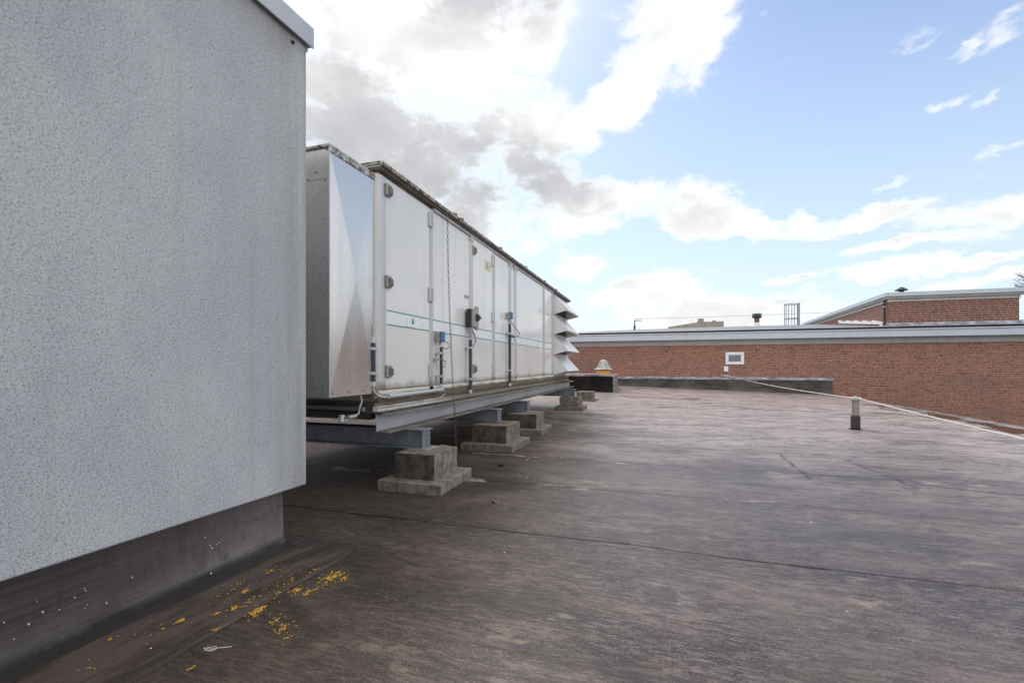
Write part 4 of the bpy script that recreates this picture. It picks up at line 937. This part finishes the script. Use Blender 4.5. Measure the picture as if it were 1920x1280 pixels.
# ------------------------------------------------------------------ brick building across the end of the roof
def brick_building():
    Y = WALL_Y
    t = thing('brick_building', 'long low red brick building with a pale fascia across the end of the roof', 'building', (0, Y, -4))
    MB().box(-16, Y, -4.0, 30, Y+14, 2.64).build('wall', BRICK, t)
    # felt upstand and lead flashing along the roof junction
    n = 80; vs, fs = [], []
    for k in range(n+1):
        x = -15.9+(7.62+15.9)*k/n; zg = float(deck_z(x, Y-.1)); wv = .008*math.sin(k*1.7)
        for yy, zz in ((Y-.001, .70), (Y-.05+wv, .70), (Y-.055+wv, zg+.12), (Y-.085+wv, zg+.06), (Y-.22+wv, zg-.005), (Y-.22, zg-.1), (Y-.001, zg-.1)): vs.append((x, yy, zz))
    for k in range(n):
        for j in range(6): fs.append((k*7+j, k*7+j+1, (k+1)*7+j+1, (k+1)*7+j))
    fs += [tuple(range(7)), tuple(range(n*7+6, n*7-1, -1))]
    MB().add(vs, fs).build('felt_upstand', BIT, t)
    vs, fs = [], []; n = 90
    for k in range(n+1):
        x = -15.9+(7.66+15.9)*k/n; a, b_, c = (random.uniform(-.008, .008) for _ in range(3))
        for yy, zz in ((Y-.012, .785+a), (Y-.03, .782+a), (Y-.066+b_, .765), (Y-.072+b_, .665+c), (Y-.06+b_, .66+c)): vs.append((x, yy, zz))
    for k in range(n):
        for j in range(4): fs.append((k*5+j, k*5+j+1, (k+1)*5+j+1, (k+1)*5+j))
    MB().add(vs, fs).build('lead_flashing', LEAD, t, solid=.004)
    # eaves
    MB().box(-16.2, Y-.06, 2.352, 30.2, Y-.001, 2.628).build('eaves_board', FASCIA2, t)
    MB().box(-16.4, Y-.32, 2.630, 30.4, Y+.1, 2.655).build('soffit', FASCIA2, t)
    b = MB(); b.prism([(Y-.345, 2.615), (Y-.32, 2.615), (Y-.32, 2.962), (Y-.38, 2.962), (Y-.385, 2.94), (Y-.38, 2.905), (Y-.352, 2.895), (Y-.345, 2.87)], -16.5, 30.5, 'x'); b.build('fascia', FASCIA, t, bevel=.005)
    # shallow roof rising from the eaves to a ridge
    b = MB(); yr, zr = 36.0, 4.155
    b.add([(-16.4, Y-.30, 2.955), (30.4, Y-.30, 2.955), (30.4, Y-.27, 3.055), (-16.4, Y-.27, 3.055)], [(0, 1, 2, 3)])
    b.mi = 1
    R_ = [(-16.4, 3.30), (-7.0, 3.80), (-2.0, 4.09), (6.0, zr), (30.4, zr)]
    for (xa, za), (xb, zb) in zip(R_[:-1], R_[1:]):
        b.add([(xa, Y-.27, 3.055), (xb, Y-.27, 3.055), (xb, yr, zb), (xa, yr, za)], [(0, 1, 2, 3)])
        b.add([(xa, yr, za), (xb, yr, zb), (xb, Y+14, 2.6), (xa, Y+14, 2.6)], [(0, 1, 2, 3)])
    b.build('roof', [BITD, PROOF], t)
    # louvred vent and small white box on the wall
    b = MB(); x0, x1, z0, z1 = 3.14, 3.96, 1.405, 2.0; iy = Y-.045
    b.box(x0, iy, z0, x1, Y-.001, z0+.135); b.box(x0, iy, z1-.135, x1, Y-.001, z1); b.box(x0, iy, z0+.136, x0+.135, Y-.001, z1-.136); b.box(x1-.135, iy, z0+.136, x1, Y-.001, z1-.136)
    v = b.build('wall_vent', WHITE, t, bevel=.004)
    b = MB(); b.box(x0+.136, Y-.012, z0+.137, x1-.136, Y-.002, z1-.137)
    for k in range(9): 
        z = z0+.155+k*.032; b.prism([(Y-.04, z), (Y-.036, z), (Y-.013, z+.024), (Y-.017, z+.026)], x0+.137, x1-.137, 'x')
    for k in range(1, 5): b.box(x0+.136+k*.11, Y-.043, z0+.137, x0+.143+k*.11, Y-.041, z1-.137)
    b.build('louvre', LOUVM, v)
    MB().box(3.065, Y-.07, 1.05, 3.26, Y-.001, 1.31).build('wall_box', WHITE, t, bevel=.01)
    b = MB(); b.box(2.945, Y-.03, .84, 3.375, Y-.001, .875); b.box(3.12, Y-.10, .80, 3.24, Y-.031, .85); b.build('anchor_bracket', BRACK, t, bevel=.004)
brick_building()

def penthouse():
    t = thing('brick_penthouse', 'small dark brick penthouse with a grey double fascia on the far roof at right', 'penthouse', (12.5, 26, 3.05))
    A, B, C_, Dd = (10.04, 25.4), (15.18, 25.45), (15.9, 41.5), (10.95, 41.6)
    def ring(d, z0, z1, name, m, bev=.006):
        # footprint grown outward by d
        P = [Vector(q) for q in (A, B, C_, Dd)]; out = []
        for i in range(4):
            p, q, r = P[i-1], P[i], P[(i+1) % 4]
            n1 = (q-p).normalized(); n1 = Vector((n1.y, -n1.x)); n2 = (r-q).normalized(); n2 = Vector((n2.y, -n2.x))
            k = (n1+n2).normalized(); out.append(q + k*(d/max(.3, k.dot(n1))))
        return MB().prism([tuple(q) for q in out], z0, z1, 'z').build(name, m, t, bevel=bev)
    ring(-.20, 2.9, 4.31, 'wall', BRICK2, 0)
    ring(-.165, 4.305, 4.43, 'boarding', CREAM)
    ring(-.05, 4.435, 4.535, 'lower_fascia', FASCIA2)
    ring(.02, 4.54, 4.725, 'upper_fascia', FASCIA)
    ring(-.10, 4.726, 4.74, 'roof', PROOF, 0)
    b = MB(); b.prism([(25.53, 3.16), (25.598, 3.19), (25.598, 3.31), (25.57, 3.315)], 10.15, 15.02, 'x'); b.build('lead_flashing', LEAD, t)
    MB().add([(10.05, 25.5, 3.15), (10.28, 25.5, 3.15), (10.28, 25.62, 3.34), (10.12, 25.62, 3.36), (10.05, 25.9, 3.36), (9.98, 25.9, 3.2)], [(0, 1, 2, 3), (0, 3, 4, 5)]).build('corner_flashing', LEAD, t, solid=.004)
    for k in range(5):
        y = 26.2+k*1.35; x = 10.22+(y-25.4)*.0556; z = 3.13+(y-24.2)*.093
        b = MB().prism([(y, z), (y+1.05, z+.10), (y+1.25, z+.30), (y+1.1, z+.30), (y, z+.10)], x-.02+.0, x+.03+.07, 'x'); b.build('step_flashing', WHITE, t)
    b = MB().tube([(10.16, 25.72, 4.45), (10.13, 25.72, 4.36), (10.13, 25.72, 3.50), (10.10, 25.62, 3.36), (10.02, 25.50, 3.27)], .055, 12)
    d = b.build('downpipe', BLKPIPE, t, smooth=True)
    MB().tube([(10.13, 25.72, 4.08), (10.13, 25.72, 4.11)], .068, 12).build('pipe_clip', BRACK, d, smooth=True)
penthouse()
def cowl():
    c = (12.16, 29, 4.735); t = thing('roof_cowl', 'small dark mushroom cowl on the flat roof of the brick penthouse', 'roof cowl', c)
    MB().lathe([(.11, 0), (.11, .58)], c, 14).build('pipe', BLKPIPE, t, smooth=True)
    MB().lathe([(.27, .54), (.28, .57), (.13, .68), (.02, .73)], c, 16).build('hood', BLKPIPE, t, smooth=True)
cowl()

def rz_(x, y): return 3.055+(y-24.165)*(4.155-3.055)/(36-24.165)
def vent_pipe():
    y = 34.0; z = rz_(0, y)-.03; c = (6.29, y, z)
    t = thing('vent_pipe', 'short brown vent pipe with a black cowl and white base on the far roof', 'vent pipe', c)
    MB().lathe([(.19, -.1), (.17, .12), (.16, .28)], c, 16).build('base', WHITE, t, smooth=True)
    MB().lathe([(.16, .282), (.16, .60)], c, 16).build('pipe', RUSTP, t, smooth=True)
    b = MB().lathe([(.17, .56), (.29, .60), (.29, .76), (.24, .78), (.10, .72)], c, 18)
    b.build('cowl', BLKPIPE, t, smooth=True)
    b = MB()
    for k in range(6):
        a = k*math.pi/3; b.tube([(c[0]+.27*math.cos(a), c[1]+.27*math.sin(a), z+.76), (c[0]+.27*math.cos(a), c[1]+.27*math.sin(a), z+.85)], .02, 6)
    b.tube([(c[0]+.27*math.cos(a), c[1]+.27*math.sin(a), z+.85) for a in np.linspace(0, 2*math.pi, 17)], .025, 6)
    b.build('guard_ring', BLKPIPE, t)
vent_pipe()
def ladder_cage():
    y = 36.6; c = (8.95, y, 2.6); r = .43
    t = thing('ladder_cage', 'galvanised ladder safety cage rising above the ridge beside the brick penthouse', 'ladder cage', c)
    for zz, hh in ((5.63, .05), (4.62, .05), (3.7, .05)):
        b = MB(); P = [(c[0]+r*math.cos(a), y+r*math.sin(a), zz) for a in np.linspace(0, 2*math.pi, 25)]
        for p, q in zip(P[:-1], P[1:]):
            b.add([p, q, (q[0], q[1], zz+hh), (p[0], p[1], zz+hh)], [(0, 1, 2, 3)])
        b.build('hoop', GALV, t, solid=.01)
    for k in range(7):
        a = rad(-150+k*50)
        x, yy = c[0]+r*1.01*math.cos(a), y+r*1.01*math.sin(a)
        MB().box(x-.022, yy-.01, 2.6, x+.022, yy+.01, 5.67).build('bar', GALV, t)
    x = c[0]+r
    for yy in (y-.2, y+.2): MB().tube([(x+.02, yy, 2.6), (x+.02, yy, 5.75)], .032, 8).build('stile', GALV, t)
ladder_cage()
def anchor_arm():
    c = (-1.71, 36, 4.05); t = thing('safety_line_anchor', 'small grey anchor post with a side arm at the left end of the far roof', 'anchor post', c)
    MB().tube([(-1.71, 36, 4.05), (-1.71, 36, 4.4)], .075, 10).build('sleeve', BITD, t)
    MB().tube([(-1.71, 36, 4.4), (-1.71, 36, 4.80)], .06, 10).build('post', GALV, t)
    MB().box(-1.75, 35.96, 4.74, -1.20, 36.04, 4.80).build('arm', GALV, t)
    MB().tube([(-1.71, 36, 4.80), (-1.71, 36, 4.90), (-1.25, 36, 4.915), (-1.1, 36, 4.90)], .022, 8).build('line_bracket', GALV, t)
    MB().tube([(-1.40, 36, 4.05), (-1.40, 36, 4.26)], .022, 8).build('stub', GALV, t)
anchor_arm()
P_ = []
for k in range(31):
    u = k/30; P_.append((-1.15+u*14.2, 36, 4.915+.075*u-.10*4*u*(1-u)*.5))
tag(MB().tube(P_, .014, 6).build('safety_line', THINW), 'thin wire strung along the ridge of the far roof behind the vent pipe', 'wire')
def far_building():
    t = thing('far_concrete_building', 'distant tan concrete building with a stair tower, just showing above the far roof', 'building', (8, 92, -4))
    MB().prism([(3.1, 92), (10.9, 92), (12.6, 120), (3.1, 120)], -4, 9.3, 'z')
    b = MB(); b.prism([(2.0, 100), (7.3, 90), (11.3, 90), (11.3, 118), (2.0, 118)], -4, 9.35, 'z'); b.build('wall', FARC, t)
    MB().box(7.05, 89.9, -4, 7.95, 93, 9.95).build('stair_tower', FARC, t)
    MB().box(9.7, 92, 9.35, 10.2, 93, 9.75).build('chimney', FARC, t)
    MB().box(2.1, 101, 9.35, 7.0, 102, 9.45).build('parapet', FASCIA2, t)
    for x in (6.2, 6.5, 8.7, 9.2): MB().tube([(x, 95, 9.3), (x, 95, 10.3)], .03, 5).build('aerial', THINW, t)
far_building()
def bare_tree():
    base = Vector((30.2, 40, -4)); t = thing('bare_tree', 'bare twiggy tree at the right edge behind the brick penthouse', 'tree', base)
    rnd = random.Random(4); b = MB(); tips = []
    def grow(p, d, L, r, lv):
        q = p+d*L; m = p.lerp(q, .5)+Vector((rnd.uniform(-1, 1), rnd.uniform(-1, 1), 0))*L*.06
        b.tube([p, m, q], [r, r*.85, r*.68], 6 if lv < 3 else 4, cap=False)
        if lv >= 5: tips.append((q, d)); return
        for k in range(3 if lv < 2 else rnd.choice((2, 3))):
            a = rnd.uniform(0, 6.28); s = rnd.uniform(.35, .8)
            nd_ = (d+Vector((math.cos(a)*s, math.sin(a)*s, rnd.uniform(-.1, .3)))).normalized()
            grow(q, nd_, L*rnd.uniform(.62, .8), r*.62, lv+1)
        if lv: grow(q, (d+Vector((rnd.uniform(-.2, .2), rnd.uniform(-.2, .2), .1))).normalized(), L*.75, r*.65, lv+1)
    grow(base, Vector((0, 0, 1)), 4.6, .22, 0)
    b.build('trunk', BARK, t, smooth=True)
    lf = MB()
    for q, d in tips:
        for k in range(4):
            c = q+Vector((rnd.gauss(0, .22), rnd.gauss(0, .22), rnd.gauss(0, .22))); s = rnd.uniform(.025, .06)
            u = Vector((rnd.gauss(0, 1), rnd.gauss(0, 1), rnd.gauss(0, 1))).normalized(); w = u.orthogonal().normalized()
            lf.add([c-u*s, c+w*s*.5, c+u*s, c-w*s*.5], [(0, 1, 2, 3)])
    lf.build('crown', LEAF, t)
bare_tree()
def bush():
    base = Vector((33.5, 60, -4)); t = thing('bush', 'yellow green bush beyond the right end of the brick penthouse', 'bush', base)
    rnd = random.Random(9); b = MB(); lf = MB()
    for k in range(14):
        p = base+Vector((rnd.uniform(-.5, .5), rnd.uniform(-.5, .5), 0)); q = base+Vector((rnd.gauss(0, 1.3), rnd.gauss(0, 1.3), rnd.uniform(6, 11.3)))
        b.tube([p, p.lerp(q, .5)+Vector((rnd.gauss(0, .3), 0, 0)), q], [.09, .06, .02], 5)
        for j in range(260):
            u = rnd.uniform(.25, 1.02); c = p.lerp(q, u)+Vector((rnd.gauss(0, .55), rnd.gauss(0, .55), rnd.gauss(0, .5))); s = rnd.uniform(.08, .17)
            v = Vector((rnd.gauss(0, 1), rnd.gauss(0, 1), rnd.gauss(0, 1))).normalized(); w = v.orthogonal().normalized()
            lf.add([c-v*s, c+w*s*.5, c+v*s, c-w*s*.5], [(0, 1, 2, 3)])
    b.build('stem', BARK, t); lf.build('foliage', BUSH, t)
bush()

# ------------------------------------------------------------------ safety post and cable on our roof
def safety_post():
    c = (3.965, 11.355, float(deck_z(3.965, 11.355)))
    t = thing('safety_post', 'short square steel post with a black felt sleeve carrying the white cable', 'anchor post', c, rad(6))
    def q(b, n, m, **k): return b.build(n, m, t, local=True, **k)
    q(MB().prism([(-.10, -.10), (.10, -.10), (.10, .10), (-.10, .10)], -.02, .012, 'z'), 'base_flange', BITD, bevel=.01)
    q(MB().box(-.070, -.066, .012, .066, .066, .285), 'sleeve', BLKPIPE, bevel=.012)
    q(MB().box(-.050, -.050, .286, .050, .050, .605), 'post', STEEL, bevel=.006)
    q(MB().box(-.066, -.062, .606, .066, .062, .622), 'cap_plate', STEEL, bevel=.003)
    q(MB().lathe([(.05, .623), (.055, .65), (.04, .685), (.015, .70)], (0, 0, 0), 14), 'dome', CAPGR, smooth=True)
    q(MB().tube([(-.04, .12, .655), (-.02, .05, .655), (.05, -.02, .655), (.05, -.1, .655)], .018, 8), 'cable_clamp', WHITE, smooth=True)
    return c
pc = safety_post()
def sag(a, b, s, n=24):
    a, b = Vector(a), Vector(b)
    return [a.lerp(b, k/n)-Vector((0, 0, s*4*(k/n)*(1-k/n))) for k in range(n+1)]
path = sag((3.18, WALL_Y-.09, .825), (3.73, WALL_Y-.12, .735), .0, 3)[:-1] + sag((3.73, WALL_Y-.12, .735), (3.955, 11.46, .658), .06) + sag((4.015, 11.25, .655), (2.92, 0.9, .66), .035)
tag(MB().tube(path, .0100, 8).build('safety_cable', WIREW, smooth=True), 'white safety cable running from the brick wall over the short post', 'cable')

# ------------------------------------------------------------------ litter, lichen and flecks on the deck
def flakes(name, spots, mat, label, seed, zoff=.0075, stretch=1.6, thick=.0007, size=(.003, .011)):
    rnd = random.Random(seed); b = MB()
    for x, y, z, r, n, s in spots:
        for k in range(int(n*.75)+1):
            a = rnd.gauss(0, r*.5); c = rnd.gauss(0, r*.5*stretch)
            R_ = rnd.uniform(*size)*s*(1.6 if math.hypot(a, c/stretch) < r*.35 else .8)
            m = rnd.randint(7, 10); ph = rnd.uniform(0, 6.28); pts = []
            for j in range(m):
                an = ph+2*math.pi*j/m; q = R_*rnd.uniform(.55, 1.25)
                pts.append((x+a+q*math.cos(an), y+c+q*math.sin(an)*1.35))
            X_ = x+a
            zz = z if z is not None else (float(deck_z(X_, y+c))+.002 if X_ > -2.075 else .0085+.012*max(0, min(1, (-2.08-X_)/.545)))
            b.prism(pts, zz, zz+thick*rnd.uniform(.8, 2), 'z')
    o = b.build(name, mat); tag(o, label, None, None, 'stuff'); return o

LICHEN = [(-1.984, 2.422, None, 0.05, 34, 1.4), (-1.897, 2.423, None, 0.035, 16, 1), (-2.064, 2.211, None, 0.03, 18, 1.1), (-1.985, 2.203, None, 0.03, 14, 1), (-2.09, 1.957, None, 0.03, 24, 1.3), (-2.095, 1.915, None, 0.03, 14, 1), (-2.23, 1.931, None, 0.03, 14, 0.9), (-2.266, 1.855, None, 0.018, 6, 1), (-2.382, 1.74, None, 0.018, 12, 1.1), (-2.14, 1.743, None, 0.015, 6, 0.9), (-2.541, 1.515, None, 0.012, 5, 1), (-1.983, 1.49, None, 0.012, 5, 0.9), (-1.933, 1.91, None, 0.04, 14, 0.8), (-1.835, 1.865, None, 0.035, 16, 0.9), (-2.333, 2.078, None, 0.02, 10, 0.9), (-2.459, 2.126, None, 0.05, 14, 0.7), (-2.149, 2.461, None, 0.04, 14, 0.8), (-2.398, 2.348, None, 0.05, 16, 0.7), (-2.187, 2.285, None, 0.12, 40, 0.55), (-2.207, 2.01, None, 0.14, 40, 0.5), (-1.964, 2.285, None, 0.1, 30, 0.5), (-2.405, 2.009, None, 0.08, 18, 0.5), (-2.11, 2.104, None, 0.1, 20, 0.5), (-2.401, 1.649, None, 0.1, 10, 0.5), (-1.749, 1.811, None, 0.05, 8, 0.6), (-2.388, 1.356, None, 0.03, 3, 0.6)]
flakes('lichen', [(a, b_, c, r, int(n*1.7)+1, s_*.8) for a, b_, c, r, n, s_ in LICHEN], LICH, 'orange lichen spots scattered over the felt beside the kerb', 3)
rnd_ = random.Random(12)
SPOT = [(rnd_.uniform(-2.55, -1.75), rnd_.uniform(.8, 2.6), None, .03, 1, .28) for _ in range(18)] + [(rnd_.uniform(-1.6, 3.2), rnd_.uniform(1.8, 7.5), None, .06, 1, .45) for _ in range(26)] + [(-1.55, 5.35, None, .10, 5, 1.1), (-1.75, 6.3, None, .12, 7, 1.2), (-1.5, 6.6, None, .1, 5, 1.2), (.99, 2.94, None, .008, 1, 1.6)]
flakes('white_flecks', SPOT, FLECK, 'tiny white flecks scattered over the dark roof felt', 5)
def kerb_flecks():
    rnd = random.Random(8); b = MB()
    spots = [(2.13, .27), (2.20, .20), (2.22, .205), (2.16, .21), (2.17, .19), (2.137, .05), (1.51, .236), (1.515, .222), (1.47, .21), (1.41, .18), (1.52, .15), (1.51, .14), (1.35, .2), (1.3, .17), (1.22, .22), (1.25, .13), (1.33, .26), (1.6, .12), (1.72, .2)]
    th = rad(-2.2)
    for wy, z in spots:
        y = (wy-2.84)/math.cos(th); r = rnd.uniform(.0013, .0034); pts = []
        x = -.128+.012*max(0, (.3-z)/.2)+.008 if z > .1 else -.075
        for j in range(8):
            a = j*math.pi/4; q = r*rnd.uniform(.6, 1.2); pts.append((y+q*math.cos(a), z+q*1.8*math.sin(a)))
        b.prism(pts, x-.006, x+.002, 'x')
    o = b.build('white_fleck', FLECK, LB, local=True); tag(o, kind='stuff')
kerb_flecks()
# scraps
def scraps():
    P = [(-2.06, 1.60, .022), (-2.03, 1.585, .020), (-2.0, 1.59, .018), (-1.975, 1.605, .02), (-1.97, 1.62, .024), (-1.99, 1.625, .026), (-2.02, 1.61, .022), (-2.05, 1.615, .02), (-2.045, 1.60, .018), (-2.0, 1.605, .02), (-1.95, 1.63, .024), (-1.90, 1.665, .02)]
    tag(MB().tube([(-1.985+(a+1.985)*.72, 1.60+(b_-1.60)*.72, c) for a, b_, c in P], .0014, 6).build('wire_scrap', FLECK, smooth=True), 'bent scrap of white wire lying on the felt near the kerb', 'wire')
    z = float(deck_z(-1.52, 4.22)); vs = []; n = 9
    for k in range(n):
        a = 2*math.pi*k/n; vs.append((-1.52+.062*math.cos(a)*random.uniform(.8, 1.1), 4.22+.03*math.sin(a), z+.006+.012*math.sin(2*a)+.004))
    vs.append((-1.52, 4.22, z+.004))
    tag(MB().add(vs, [(k, (k+1) % n, n) for k in range(n)]).build('dead_leaf', RUSTP, solid=.001), 'curled brown dead leaf on the roof in front of the blocks', 'leaf')
    z = float(deck_z(-2.02, 5.78))
    b = MB().prism([(-2.05, 5.76), (-1.99, 5.74), (-1.97, 5.78), (-2.0, 5.82), (-2.04, 5.80)], z, z+.02, 'z')
    tag(b.build('felt_scrap', BITD, bevel=.004), 'small black scrap of felt between the first two blocks', 'scrap')
scraps()
